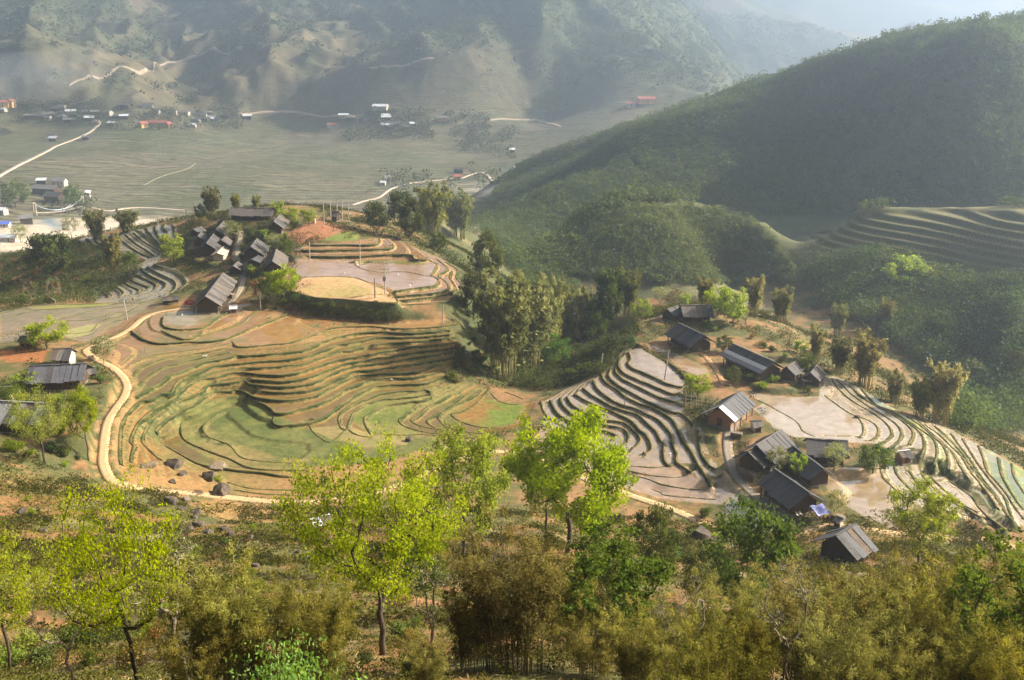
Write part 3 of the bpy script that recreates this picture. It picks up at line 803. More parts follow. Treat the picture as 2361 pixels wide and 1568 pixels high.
# ------------------------------------------------------------------ where the houses stand (ridge ends traced), yards levelled under them
# key, window, ridge end, ridge end, width, wall height, roof rise, style, name, label
HS_SPEC = [
 ('Y',(1420,690),(1545,525),7.5,2.3,2.6,'wood_long',"longhouse","longest gabled house with streaky grey board roof at the bend of the grey lane"),
 ('Y',(1428,322),(1478,255),6.5,2.3,2.4,'dark',"house","grey gabled house standing behind the white stone yard"),
 ('Y',(1368,272),(1394,243),5,2.0,1.9,'dark',"barn","small dark barn left of the house behind the white stone yard"),
 ('Y',(1495,225),(1565,150),6,2.2,2.2,'dark',"house","dark steep roofed house half hidden behind pale trees, left of the red lane"),
 ('Y',(1735,348),(1778,288),7.5,2.3,2.6,'dark',"house","black roofed house with a lower front roof right of the red lane"),
 ('Y',(1886,448),(1912,362),6.5,2.2,2.4,'wood_long',"house","grey board roofed house at the left end of the plateau paddy"),
 ('Y',(1500,388),(1548,342),4,1.9,.8,'pale',"shed","small pale roofed shed between the two gabled village houses"),
 ('Y',(1612,478),(1648,448),4,1.8,1.2,'wood_long',"shed","small grey roofed shed in the middle of the grey lane's left side"),
 ('Y',(1740,432),(1790,405),4.5,1.6,.9,'slate',"lean_to","low lean to roof in front of the black roofed house"),
 ('Y',(1335,222),(1395,205),4,1.7,1.2,'dark',"barn","tiny dark barn at the upper left end of the left village"),
 ('Y',(1530,300),(1562,272),5,2.0,1.8,'wood_long',"house","small grey board roofed house squeezed behind the red lane"),
 ('Y',(1592,72),(1900,75),7,2.1,2.2,'wood_long',"longhouse","very long low grey roof at the back of the left village"),
 ('Y',(1893,172),(1940,118),6,2.1,2.2,'wood_long',"house","brown grey gabled house below the lime trees of the village ridge"),
 ('Y',(1115,694),(1235,684),2.6,1.3,.7,'thatch',"lean_to","low thatched shelter beside the longest house"),
 ('Y',(1582,752),(1640,748),3.2,1.3,.6,'white',"hut","tiny white roofed hut on the corner of the pond by the longest house"),
 ('B',(446,352),(486,352),2.6,1.7,.6,'thatch',"hut","open field shelter at the left end of the low terrace walls"),
 ('B',(702,98),(752,100),4.5,1.9,1.5,'dark',"hut","small dark hut behind the row of power poles"),
 ('X',(222,452),(668,433),8.5,2.4,2.2,'stripe',"longhouse","long striped grey roof left of the pale path"),
 ('X',(402,318),(556,314),6,2.3,1.7,'greyboard',"house","grey roofed house with pale end walls above the striped roof"),
 ('X',(150,222),(300,218),4.2,2.0,.9,'white',"shed","white roofed shed on the red field at the left"),
 ('X',(-70,612),(95,612),5,2.4,1.8,'greyboard',"house","grey house with a white gable at the left edge"),
 ('X',(-140,712),(415,742),9,2.4,2.4,'paleslate',"longhouse","large pale grey roof under the green trees at the left edge"),
 ('X',(668,470),(735,462),3.0,1.8,.8,'greyboard',"shed","small grey shed leaning at the right end of the striped roof"),
 ('C',(1165,520),(1378,516),7,2.2,2.2,'wood_long',"longhouse","long grey brown roof at the back of the right village"),
 ('C',(1075,546),(1148,524),4.5,1.9,1.4,'dark',"barn","dark barn at the left end of the long grey brown roof"),
 ('C',(1148,640),(1328,725),7.5,2.3,2.5,'slate',"house","blue grey roofed house above the top pond of the right hill"),
 ('C',(1530,785),(1815,910),7.5,2.4,2.4,'band',"longhouse","long dark roof with a white band in the right village"),
 ('G',(992,378),(1165,250),7,2.4,2.3,'panel',"house","orange walled house with a white panel on its dark roof"),
 ('G',(1285,668),(1475,548),7.5,2.4,2.6,'dark',"house","large dark gabled house right of the grey walkway"),
 ('G',(1225,722),(1292,682),6,2.0,1.9,'dark',"annex","low annex roof in front of the large dark gabled house"),
 ('G',(1660,612),(1985,632),7,2.3,2.0,'dark',"longhouse","broad dark roof beside the wide pale paddies"),
 ('G',(1560,668),(1800,848),5.5,2.1,1.8,'slate',"house","dark house with a pale roof edge in the middle of the lower village"),
 ('G',(1422,845),(1690,1030),7,2.3,2.3,'slate',"longhouse","lower black slate roof beside the blue tarpaulin"),
 ('G',(1890,1362),(2045,1268),7.5,2.4,2.5,'slate',"house","lowest house of the right village with a grey slate gable roof"),
 ('V',(690,705),(792,692),3.2,1.5,.8,'white',"hut","small brown hut with a bluish white roof on the paddy bank"),
 ('C',(1902,948),(1960,908),4.5,1.8,1.7,'dark',"hut","dark thatched hut below the red field, left of its twin"),
 ('C',(2066,988),(2110,932),4.5,1.8,1.7,'dark',"hut","dark thatched hut at the paddy edge, right of its twin"),
 ('C',(2000,1022),(2066,1024),2.4,1.2,.35,'white',"shed","little white sheet roof between the dark huts"),
 ('C',(1556,578),(1626,582),3,1.7,.8,'thatch',"hut","small open hut at the right end of the crest garden"),
 ('G',(1245,478),(1325,476),3.2,1.4,.8,'greyboard',"shed","small grey shed between the orange walled house and the dark gabled house"),
 ('G',(1895,1205),(1950,1226),2.2,1.3,.5,'greyboard',"shed","little grey shed above the lowest house"),
 ('D',(716,1199),(762,1187),2.6,1.5,.5,'white',"shed","white corrugated shed on the red slope left of the largest spring tree"),
]
HPL = []
HS_SPEC = [(a0, a1, a2, W0 * .88, h0 * .88, r0 * .88, *rest0) for a0, a1, a2, W0, h0, r0, *rest0 in HS_SPEC]
for i, (w_, a, b, W, hw, rise, sty, nm, lab) in enumerate(HS_SPEC):
    (ax, ay), (bx, by) = px(w_, [a, b])
    zg = float(on_ground((ax + bx) / 2, (ay + by) / 2 + 20, dmin=90)[2])
    for it in range(12):
        zr = zg + hw + rise
        A, B = at_z(ax, ay, zr), at_z(bx, by, zr)
        c = (A + B) / 2
        zg = .5 * zg + .5 * float(hgt(c[0], c[1]))
    HPL.append((A, B, zg))
    Lr = math.hypot(B[0] - A[0], B[1] - A[1])
    if c[1] > FY0 + 6 and FX0 + 6 < c[0] < FX1 - 6:
        q = np.array([[A[0], A[1], zg], [B[0], B[1], zg]])
        blend_to(spline(q, .6), W * .5 + .5, 2.2)
# the paths keep their own level through the yards
for nm_, p3_, w__, mk_ in PATHS:
    pathmask = np.maximum(pathmask, blend_to(p3_, w__ / 2 + .3, 1.0))
# ------------------------------------------------------------------ what grows or lies on the fine ground
PXg, PYg = project(np.stack([GX, GY, HS], -1))
nA = fbm(GX, GY, 9, 4, 41); nB = fbm(GX, GY, 2.2, 4, 42); nC = fbm(GX, GY, 28, 3, 43)
def lerp(a, b, t): return a + (b - a) * t[..., None]
c3 = lambda *c: np.array(c, float)
DIRT, SCRUB, DRY = c3(.25, .14, .06), c3(.10, .095, .03), c3(.36, .25, .12)
colf = lerp(np.broadcast_to(DIRT, H.shape + (3,)), SCRUB, sstep(.42, .62, nA * .5 + nB * .5 + .04))
gH = np.hypot(*np.gradient(H, FS))
colf = lerp(colf, c3(.055, .07, .022), sstep(0.32, .6, gH) * .85)
GRASS1, GRASS2 = c3(.07, .08, .022), c3(.165, .14, .045)
wet = np.zeros_like(H)
hsh = np.abs(np.sin(level * 91.7 + 3.1))                  # one hue per level
# default field colours by zone; T and V mud paled with painted sky reflection
FIELDC = {'M': (c3(.27, .145, .045), c3(.175, .12, .04)), 'T': (c3(.33, .26, .19), c3(.33, .24, .14)), 'V': (c3(.44, .34, .24), c3(.38, .31, .21)),
          'K': (c3(.36, .20, .09), c3(.33, .21, .12)), 'W': (c3(.30, .25, .19), c3(.24, .22, .17))}
for zn, (a, b) in FIELDC.items():
    m = zmask[zn] & (tread > 0.5)
    cc = lerp(np.broadcast_to(a, H.shape + (3,)), b, np.clip(hsh * .6 + (nA - .5) * 2.0 + .2, 0, 1))
    colf = np.where(m[..., None], cc, colf)
    wet = np.where(m, 1.0, wet)
FIELDS = [  # window, outline, colour a, colour b, flooded; right paddies paled with painted sky reflection
 ('D', [(310,745),(380,715),(470,705),(560,700),(690,705),(720,735),(680,770),(545,798),(420,785),(330,770)], (.33,.20,.095), (.30,.165,.065), 1),
 ('D', [(540,795),(600,755),(690,712),(760,735),(900,740),(1030,735),(1000,760),(800,775),(640,800),(555,805)], (.33,.18,.068), (.35,.20,.08), 1),
 ('D', [(230,800),(330,770),(420,792),(540,790),(545,800),(450,815),(320,840),(290,880),(262,845)], (.33,.19,.08), (.31,.17,.07), 1),
 ('D', [(370,720),(440,710),(535,715),(500,740),(430,752),(385,748)], (.33,.27,.18), (.30,.25,.16), 1),
 ('Y', [(0,760),(160,748),(420,742),(840,728),(1130,690),(900,830),(600,1000),(420,960),(0,1010)], (.30,.215,.125), (.24,.20,.10), 1),
 ('Y', [(160,760),(560,742),(800,728),(720,750),(300,775)], (.19,.20,.05), (.25,.23,.07), 0),
 ('Y', [(430,930),(620,880),(700,880),(600,950),(480,975)], (.28,.26,.10), (.20,.21,.07), 0),
 ('B', [(380,280),(430,220),(520,180),(570,150),(640,165),(700,180),(820,205),(900,230),(890,280),(780,300),(620,300),(480,325)], (.31,.145,.068), (.26,.12,.055), 0),
 ('B', [(630,295),(720,262),(800,235),(880,240),(895,268),(880,300),(760,305)], (.12,.165,.03), (.18,.20,.045), 0),
 ('U', [(135,225),(190,165),(900,165),(1700,165),(1840,215),(1790,330),(1860,410),(1820,450),(1380,510),(1330,510),(1200,410),(1080,415),(1010,400),(880,362),(600,355),(310,362),(220,300)], (.44,.30,.22), (.40,.27,.19), 1),
 ('U', [(905,205),(930,165),(1700,165),(1700,190),(1200,200)], (.30,.23,.09), (.26,.22,.07), 1),
 ('U', [(175,515),(310,368),(600,358),(880,368),(1000,405),(1200,490),(1340,560),(1385,650),(1150,645),(900,625),(450,592)], (.50,.30,.15), (.42,.28,.12), 0),
 ('U', [(260,530),(400,440),(560,420),(900,440),(1080,500),(1100,560),(800,600),(500,590)], (.36,.27,.10), (.44,.29,.13), 0),
 ('D', [(400,980),(440,930),(560,905),(650,960),(700,985),(790,1000),(900,1000),(1000,1008),(1130,1010),(1100,1040),(1000,1060),(820,1080),(640,1085),(500,1065),(425,1020)], (.115,.125,.032), (.22,.165,.06), 0),
 ('D', [(470,975),(500,945),(560,932),(625,955),(680,985),(760,990),(830,1020),(850,1050),(780,1062),(640,1050),(540,1020)], (.085,.105,.026), (.135,.135,.04), 0),
 ('D', [(710,985),(790,980),(860,1000),(930,1005),(940,1025),(850,1030),(760,1010)], (.34,.25,.09), (.26,.22,.07), 1),
 ('D', [(800,960),(840,930),(960,905),(1010,910),(960,950),(920,975),(980,1005),(860,1005)], (.12,.145,.03), (.21,.18,.055), 0),
 ('D', [(1040,940),(1090,905),(1140,925),(1210,935),(1200,955),(1180,980),(1110,985),(1050,965)], (.13,.17,.025), (.22,.12,.035), 0),
 ('D', [(280,1100),(330,1070),(420,1060),(600,1085),(900,1065),(960,1040),(1100,1050),(1000,1090),(800,1140),(640,1150),(430,1130),(330,1120)], (.28,.16,.06), (.21,.15,.05), 0),
 ('X', [(860,1200),(860,900),(960,750),(1050,700),(1000,800),(930,900),(910,1050),(915,1200),(980,1240),(900,1260)], (.26,.16,.065), (.22,.15,.06), 0),
 ('X', [(1480,1440),(1700,1490),(2100,1530),(2352,1530),(2340,1660),(1700,1640),(1600,1560)], (.28,.17,.06), (.21,.145,.048), 0),
 ('T', [(800,160),(830,310),(1240,465),(1300,450),(1200,320),(900,140),(860,130)], (.36,.30,.26), (.38,.29,.21), 1),
 ('C', [(900,780),(1000,800),(1150,860),(1350,960),(1360,1000),(1290,1010),(1180,960),(1080,880)], (.42,.26,.12), (.40,.27,.14), 1),
 ('T', [(-10,810),(220,830),(560,1000),(900,1080),(1150,1165),(1220,1130),(1360,1215),(1440,1250),(1560,1350),(1640,1260),(1720,1380),(1620,1500),(1350,1480),(1080,1450),(700,1330),(300,1150),(0,1030)], (.42,.27,.15), (.36,.27,.19), 1),
 ('G', [(1040,1150),(1060,1090),(1120,1000),(1250,1080),(1400,1170),(1480,1230),(1570,1300),(1560,1345),(1440,1370),(1200,1370),(1080,1250)], (.42,.32,.22), (.38,.31,.24), 1),
 ('E', [(420,740),(560,775),(760,790),(970,780),(1010,710),(1150,800),(1280,930),(1330,1000),(1240,1100),(820,1060),(790,980),(650,870),(520,810)], (.46,.36,.26), (.42,.32,.22), 1),
 ('E', [(490,850),(560,830),(700,890),(790,970),(830,1055),(760,1060),(620,990)], (.42,.34,.25), (.38,.30,.21), 1),
 ('V', [(0,900),(300,880),(500,900),(530,800),(560,940),(690,1060),(830,1150),(700,1350),(600,1370),(420,1290),(250,1180),(100,1080)], (.42,.27,.12), (.37,.27,.17), 1),
 ('V', [(900,540),(1000,590),(1080,680),(1130,800),(1120,870),(1010,830),(1025,730),(1010,650),(960,590)], (.46,.42,.13), (.35,.38,.22), 1),
 ('V', [(420,190),(560,270),(720,370),(900,480),(940,560),(780,440),(600,340),(480,280)], (.44,.40,.12), (.33,.36,.24), 1),
 ('V', [(1200,880),(1560,1180),(1660,1320),(1560,1300),(1400,1140),(1240,960)], (.20,.23,.09), (.36,.33,.22), 1),
 ('V', [(1420,660),(1800,870),(1800,1240),(1700,1130),(1600,980),(1480,880)], (.16,.20,.05), (.30,.28,.15), 1),
 ('X', [(0,330),(190,300),(370,330),(330,420),(60,420),(0,390)], (.34,.13,.04), (.26,.11,.04), 0),
]
for code, pts, a, b, fl in FIELDS:
    m = inpoly(PXg, PYg, px(code, pts)) & (riser < 0.5)
    ms = blur(m.astype(float), 1)
    cc = lerp(np.broadcast_to(c3(*a), H.shape + (3,)), c3(*b), sstep(.4, .62, nA * .5 + nB * .25 + nC * .25))
    colf = lerp(colf, cc, 1.0 * ms) if False else colf * (1 - ms[..., None]) + cc * ms[..., None]
    wet = np.where(m, float(fl), wet)
# straw, silt and weed patches on the muddy ground
weed = sstep(.56, .66, fbm(GX, GY, 6, 5, 77)) * (tread > .5) * zmask['M']
colf = lerp(colf, c3(.17, .17, .045), weed * .5)
gr = lerp(np.broadcast_to(GRASS1, H.shape + (3,)), GRASS2, sstep(.35, .65, nB))
colf = np.where((riser > 0.5)[..., None], gr, colf)
wet = np.where(riser > 0.5, 0, wet)
colf = lerp(colf, lerp(np.broadcast_to(c3(.31, .18, .075), H.shape + (3,)), c3(.12, .105, .036), sstep(.45, .6, nB)), sstep(.15, .8, pathmask) * .9)
wet = np.where(pathmask > 0.3, 0, wet)
wet = np.where(gH > 0.30, 0, wet)

def terrace_attr(X, Y):
    return (Y + 0.15 * X + 110 * (fbm(X, Y, 260, 3, 61) - .5) + 40 * (fbm(X, Y, 90, 3, 62) - .5)) / 15.0
# ------------------------------------------------------------------ materials of the land
M_SOIL = m_vcol("soil_and_grass", n1=(0.9, .25), n2=(5.0, .30), bmp=(.6, .25))
def m_water(name, ior=1.9, spec=1.0):
    m, nt, out = new_mat(name)
    at = N(nt, "ShaderNodeAttribute", attribute_name="col")
    p = N(nt, "ShaderNodeBsdfPrincipled")
    f, raw = noise_fac(nt, .55, detail=5, lo=.35, hi=.65)
    c = mixc(nt, at.outputs['Color'], mixc(nt, at.outputs['Color'], (.72, .72, .66), 1.0, 'MULTIPLY'), f)
    nt.links.new(c, p.inputs['Base Color'])
    r, _ = noise_fac(nt, .35, detail=3, lo=.45, hi=.6)
    mr = N(nt, "ShaderNodeMapRange"); mr.inputs[3].default_value = .03; mr.inputs[4].default_value = .16
    nt.links.new(r, mr.inputs[0]); nt.links.new(mr.outputs[0], p.inputs['Roughness'])
    p.inputs['IOR'].default_value = ior
    p.inputs['Specular IOR Level'].default_value = spec
    f2, raw2 = noise_fac(nt, 3.0, detail=2)
    bump(nt, raw2, .05, .02, p)
    nt.links.new(p.outputs[0], out.inputs[0])
    return m
M_WATER = m_water("silty_water")
M_MUD = m_water("brown_muddy_water", 1.33, .5)
def m_valley(name):
    m, nt, out = new_mat(name)
    at = N(nt, "ShaderNodeAttribute", attribute_name="col")
    te = N(nt, "ShaderNodeAttribute", attribute_name="terr")
    fm = N(nt, "ShaderNodeAttribute", attribute_name="farm")
    p = N(nt, "ShaderNodeBsdfPrincipled")
    no = N(nt, "ShaderNodeTexNoise"); no.inputs['Scale'].default_value = .02; no.inputs['Detail'].default_value = 5
    tc = N(nt, "ShaderNodeTexCoord"); nt.links.new(tc.outputs['Object'], no.inputs['Vector'])
    ma = N(nt, "ShaderNodeMath", operation='MULTIPLY_ADD'); ma.inputs[1].default_value = 3.0
    nt.links.new(no.outputs[0], ma.inputs[0]); nt.links.new(te.outputs['Fac'], ma.inputs[2])
    fr = N(nt, "ShaderNodeMath", operation='FRACT'); nt.links.new(ma.outputs[0], fr.inputs[0])
    fl = N(nt, "ShaderNodeMath", operation='FLOOR'); nt.links.new(ma.outputs[0], fl.inputs[0])
    wnz = N(nt, "ShaderNodeTexWhiteNoise", noise_dimensions='1D'); nt.links.new(fl.outputs[0], wnz.inputs['W'])
    # each strip of paddy a little wetter, drier or greener
    cr = N(nt, "ShaderNodeValToRGB")
    cr.color_ramp.elements[0].position = 0; cr.color_ramp.elements[0].color = (.88, .88, .84, 1)
    cr.color_ramp.elements[1].position = 1; cr.color_ramp.elements[1].color = (1.2, 1.12, 1.08, 1)
    e = cr.color_ramp.elements.new(.5); e.color = (.95, .98, .86, 1)
    nt.links.new(wnz.outputs[0], cr.inputs[0])
    strip = mixc(nt, at.outputs['Color'], cr.outputs[0], 1.0, 'MULTIPLY')
    lr = N(nt, "ShaderNodeMapRange"); lr.inputs[1].default_value = .62; lr.inputs[2].default_value = .72
    nt.links.new(fr.outputs[0], lr.inputs[0])
    l2 = mixc(nt, strip, mixc(nt, at.outputs['Color'], (.45, .48, .38), 1.0, 'MULTIPLY'), lr.outputs[0])
    c = mixc(nt, at.outputs['Color'], l2, fm.outputs['Fac'])
    f, raw = noise_fac(nt, .06, detail=8, lo=.3, hi=.7, rough=.7)
    cc = N(nt, "ShaderNodeCombineColor")
    mr = N(nt, "ShaderNodeMapRange"); mr.inputs[3].default_value = .6; mr.inputs[4].default_value = 1.4
    nt.links.new(f, mr.inputs[0])
    for k in range(3): nt.links.new(mr.outputs[0], cc.inputs[k])
    c = mixc(nt, c, cc.outputs[0], 1.0, 'MULTIPLY')
    nt.links.new(c, p.inputs['Base Color'])
    p.inputs['Roughness'].default_value = .95
    p.inputs['Specular IOR Level'].default_value = .15
    bump(nt, raw, .8, 3.0, p)
    nt.links.new(p.outputs[0], out.inputs[0])
    return m
M_VALLEY = m_valley("valley_ground")
M_PATH = {'concrete': m_rough("pale_concrete", (.48, .31, .145), (.38, .235, .105), 1.2, .9, (.54, .38, .21), 6, bmp=.2),
          'lane': m_rough("trodden_grey_earth", (.30, .24, .17), (.22, .17, .12), 1.2, .95, (.36, .30, .22), 6),
          'earth': m_rough("trodden_red_earth", (.44, .25, .12), (.34, .19, .09), 1.2, .95),
          'road': m_rough("dusty_road", (.62, .50, .38), (.55, .43, .32), .3, .95),
          'faint': m_rough('grassy_track', (.24, .20, .12), (.20, .18, .10), .2, .95),
          'track': m_rough("dirt_track", (.46, .36, .26), (.40, .30, .21), .2, .95)}

def grid_faces(ny, nx, keep=None):
    j, i = np.meshgrid(np.arange(ny - 1), np.arange(nx - 1), indexing='ij')
    a = (j * nx + i)
    Fq = np.stack([a, a + 1, a + nx + 1, a + nx], -1)
    return Fq[keep] if keep is not None else Fq.reshape(-1, 4)
def compact(V, Fc, *arrs):
    used = np.zeros(len(V), bool); used[Fc.ravel()] = True
    idx = np.cumsum(used) - 1
    return (V[used], idx[Fc]) + tuple(a[used] for a in arrs)
def build_ground():
    # fine sheet, split into flooded and dry faces
    V = np.stack([GX, GY, H], -1).reshape(-1, 3)
    cf = colf.reshape(-1, 3)
    wq = (wet[:-1, :-1] + wet[1:, :-1] + wet[:-1, 1:] + wet[1:, 1:]) >= 3.5
    for nm, keep, mat in (("terrace_ground", ~wq, M_SOIL), ("paddy_water", wq, M_WATER)):
        v, f, c = compact(V, grid_faces(nyf, nxf, keep), cf)
        br = (zmask['M'] | inpoly(PXg, PYg, px('Y', [(0,735),(840,715),(1130,680),(900,830),(600,1015),(0,1015)])) | inpoly(PXg, PYg, px('D', [(230,800),(330,690),(720,690),(740,745),(1040,745),(1040,900),(1240,930),(1200,1000),(700,1130),(250,1120)])))[:-1, :-1][keep]
        tag(link(nm, mesh(nm, v, f, (mat,) if mat is M_SOIL else (M_WATER, M_MUD), True, c, midx=None if mat is M_SOIL else br.astype(int))), kind='structure')
    # near sheet with a hole for the fine one
    ins = (NXg > FX0 + 1) & (NXg < FX1 - 1) & (NYg > FY0 + 1) & (NYg < FY1 - 1)
    drop = blur(ins.astype(float), 1)
    Z = NB.copy()
    keep = ~(ins[:-1, :-1] & ins[1:, :-1] & ins[:-1, 1:] & ins[1:, 1:])
    n1, n2, n3 = fbm(NXg, NYg, 11, 4, 51), fbm(NXg, NYg, 3, 4, 52), fbm(NXg, NYg, 40, 3, 53)
    c = lerp(np.broadcast_to(c3(.22, .11, .042), NXg.shape + (3,)), c3(.085, .08, .024), sstep(.40, .56, n1 * .4 + n2 * .6))
    c = lerp(c, c3(.30, .21, .10), sstep(.58, .7, n2) * .6)
    far = sstep(260, 330, NYg)
    cfar = lerp(np.broadcast_to(c3(.10, .105, .04), NXg.shape + (3,)), c3(.22, .17, .08), sstep(.5, .68, n1 * .5 + n3 * .5))
    c = lerp(c, cfar, np.clip(far + sstep(110, 150, NXg) * sstep(160, 200, NYg) + sstep(110, 160, -NXg) * sstep(200, 240, NYg), 0, 1))
    c = lerp(c, lerp(np.broadcast_to(c3(.17, .145, .07), NXg.shape + (3,)), c3(.115, .125, .04), np.clip(n1 * 1.6 - .4, 0, 1)), TERR2)
    c = lerp(c, c3(.06, .075, .022), RIS2 * .7)
    v, f, c_ = compact(np.stack([NXg, NYg, Z], -1).reshape(-1, 3), grid_faces(len(ny_), len(nx_), keep), c.reshape(-1, 3))
    hs_o = tag(link("hillside", mesh("hillside", v, f, (M_SOIL,), True, c_)), kind='structure')
    hs_o.shadow_terminator_geometry_offset = .5
    # wide sheet
    ins = (WX > NX0 + 6) & (WX < NX1 - 6) & (WY > NY0 + 6) & (WY < NY1 - 6)
    keep = ~(ins[:-1, :-1] & ins[1:, :-1] & ins[:-1, 1:] & ins[1:, 1:])
    pxw, pyw = project(np.stack([WX, WY, WH], -1))
    mount, spur = rough_amp(WX, WY, WB)
    k1, k2, k3 = fbm(WX, WY, 45, 4, 71), fbm(WX, WY, 160, 4, 72), fbm(WX, WY, 14, 3, 73)
    c = lerp(np.broadcast_to(c3(.18, .155, .10), WX.shape + (3,)), c3(.145, .145, .085), sstep(.42, .6, k2 * .6 + k1 * .4))
    gz, gx2 = np.gradient(WH, WS)
    bare = lerp(np.broadcast_to(c3(.155, .125, .068), WX.shape + (3,)), c3(.115, .112, .055), sstep(.4, .6, k2))
    wood = sstep(.44, .56, k1 * .45 + k2 * .35 + .20 * sstep(1200, 400, np.abs(pxw - 1700)) + .075)
    bare = lerp(bare, c3(.095, .095, .045), sstep(.50, .62, fbm(WX, WY, 26, 4, 79)) * .75)
    mc = lerp(bare, c3(.075, .09, .04), wood)
    c = lerp(c, mc, mount)
    sc_ = lerp(np.broadcast_to(c3(.055, .085, .03), WX.shape + (3,)), c3(.12, .13, .045), sstep(.45, .7, k1))
    sp2 = sstep(40, 140, WX - .05 * WY) * (1 - sstep(900, 1150, WY)) * sstep(480, 520, WY)
    c = lerp(c, sc_, np.clip(np.maximum(spur * 1.2, sp2), 0, 1))
    sand = inpoly(pxw, pyw, [(-40,520),(60,510),(130,505),(300,500),(440,505),(440,530),(250,545),(120,580),(-40,580)]) & (WY > 560)
    c = lerp(c, c3(.55, .45, .33), blur(sand.astype(float), 2) * sstep(.35, .6, k1 * .5 + k3 * .5 + .1))
    riv = inpoly(pxw, pyw, [(90,505),(115,502),(135,512),(150,528),(120,528)]) & (WY > 560)
    c = lerp(c, c3(.16, .23, .25), blur(riv.astype(float), 1))
    bank = inpoly(pxw, pyw, [(1068,437),(1100,433),(1140,430),(1150,440),(1130,452),(1095,443)]) & (WY > 560)
    c = lerp(c, c3(.8, .72, .6), blur(bank.astype(float), 1))
    scree = inpoly(pxw, pyw, [(1060,420),(1180,400),(1150,440),(1060,480),(1000,440)]) & (WY > 560)
    c = lerp(c, c3(.30, .26, .2), blur(scree.astype(float), 2) * .6)
    farm = (1 - mount) * (1 - np.clip(spur * 1.5, 0, 1)) * (1 - blur((sand | riv | bank).astype(float), 3)) * sstep(480, 600, WY)
    # terraced slopes low on the mountain
    farm = farm * (1 - sstep(60, 160, WX - .05 * WY) * (1 - sstep(950, 1150, WY)))
    farm = np.maximum(farm, mount * (1 - wood) * (1 - sstep(-115, -60, WB)) * .5)
    k4 = fbm(WX, WY, 70, 4, 75)
    c = lerp(c, c * np.array((.72, .78, .62)), farm * sstep(.48, .62, k4) * .8)
    te = terrace_attr(WX, WY) + WH * .25
    v, f, c_, fa, te_ = compact(np.stack([WX, WY, WH], -1).reshape(-1, 3), grid_faces(len(wy), len(wx), keep), c.reshape(-1, 3), farm.ravel(), te.ravel())
    me = mesh("valley", v, f, (M_VALLEY,), True, c_)
    for nm, arr in (("farm", fa), ("terr", te_)):
        a = me.attributes.new(nm, 'FLOAT', 'POINT'); a.data.foreach_set("value", np.ascontiguousarray(arr, np.float32))
    tag(link("valley", me), kind='structure')
    return wood, mount, spur
WOOD, MOUNT, SPUR = build_ground()

# far blue ridges beyond the valley
def far_ridge(y0, prof, depth, amp, seed, col):
    xs = np.linspace(-2400, 5200, 380); ds = np.linspace(0, 1, 60)
    X, D = np.meshgrid(xs, ds)
    ridge = np.interp(xs, [p[0] for p in prof], [p[1] for p in prof])[None, :]
    Z = -160 + (ridge + 160) * np.sin(D * math.pi) ** 1.0
    Z = Z + (fbm(X, D * depth, 500, 5, seed, ridged=True) - .5) * amp * np.sin(D * math.pi)
    V = np.stack([X, y0 + D * depth, Z], -1).reshape(-1, 3)
    k = fbm(X, D * depth, 200, 4, seed + 5)
    c = lerp(np.broadcast_to(c3(*col), X.shape + (3,)), c3(.20, .15, .08), sstep(.5, .7, k)).reshape(-1, 3)
    me = mesh("mountain", V, grid_faces(60, 380), (M_VALLEY,), True, c)
    for nm in ("farm", "terr"):
        a = me.attributes.new(nm, 'FLOAT', 'POINT')
    tag(link("mountain", me), kind='structure')
far_ridge(2950, [(-2400,170),(-600,170),(300,165),(700,130),(1000,30),(1300,-60),(1700,-40),(2400,60),(5200,200)], 1400, 110, 81, (.05, .075, .035))
far_ridge(4200, [(-2400,200),(0,200),(1000,200),(1500,180),(1900,150),(2400,150),(3200,190),(5200,200)], 1600, 110, 91, (.06, .08, .04))

# paths laid 3 cm above the ground they follow
def ribbon(name, p3, width, mat, lift=0.03, thick=0.12, drape=False):
    t = np.gradient(p3[:, :2], axis=0); t /= np.linalg.norm(t, axis=1)[:, None] + 1e-9
    nrm = np.stack([-t[:, 1], t[:, 0]], 1)
    wv = width * (1 + .12 * (fbm(p3[:, 0], p3[:, 1], 5, 2, 3) - .5))
    V = []
    for o, dz in ((-.5, -thick), (-.5, lift), (-.17, lift), (.17, lift), (.5, lift), (.5, -thick)):
        xy = p3[:, :2] + nrm * (o * wv)[:, None]
        z = (hgt(xy[:, 0], xy[:, 1]) if drape else p3[:, 2]) + dz
        V.append(np.column_stack([xy, z]))
    V = np.stack(V, 1)
    return tag(link(name, mesh(name, V.reshape(-1, 3), grid_faces(len(p3), 6), (mat,), True)), kind='structure')
for nm, p3, w_, mk in PATHS:
    ribbon(nm, p3, w_, M_PATH[mk])
for pts, w_, mk in (([(-30,422),(0,405),(30,388),(60,373),(120,342),(170,322),(205,306),(222,292),(228,283),(215,278)], 5.5, 'road'),
                    ([(812,473),(840,464),(870,457),(885,448),(900,437),(930,426),(960,421),(1010,416),(1060,412),(1120,402),(1185,391)], 3.2, 'road'),
                    ([(550,262),(620,258),(700,262),(780,267),(850,276)], 3.0, 'track'),
                    ([(160,197),(178,186),(230,180),(330,164),(370,150),(430,136),(500,116),(560,111)], 4.0, 'track'),
                    ([(852,157),(900,154),(945,148),(1000,136)], 3.5, 'track'),
                    ([(1080,284),(1120,278),(1170,275),(1240,278),(1270,286),(1292,293)], 3.5, 'track'),
                    ([(212,480),(250,487),(290,481),(340,480),(430,486)], 2.6, 'road'),
                    ([(330,428),(370,408),(430,390),(450,376)], 1.4, 'faint')):
    p3 = np.array([on_ground(a, b, dmin=560) for a, b in pts])
    p3 = spline(p3, 6.0); p3[:, 2] = hgt(p3[:, 0], p3[:, 1])
    ribbon("road" if mk == 'road' else "track", p3, w_, M_PATH[mk], lift=.5, thick=1.0, drape=True)

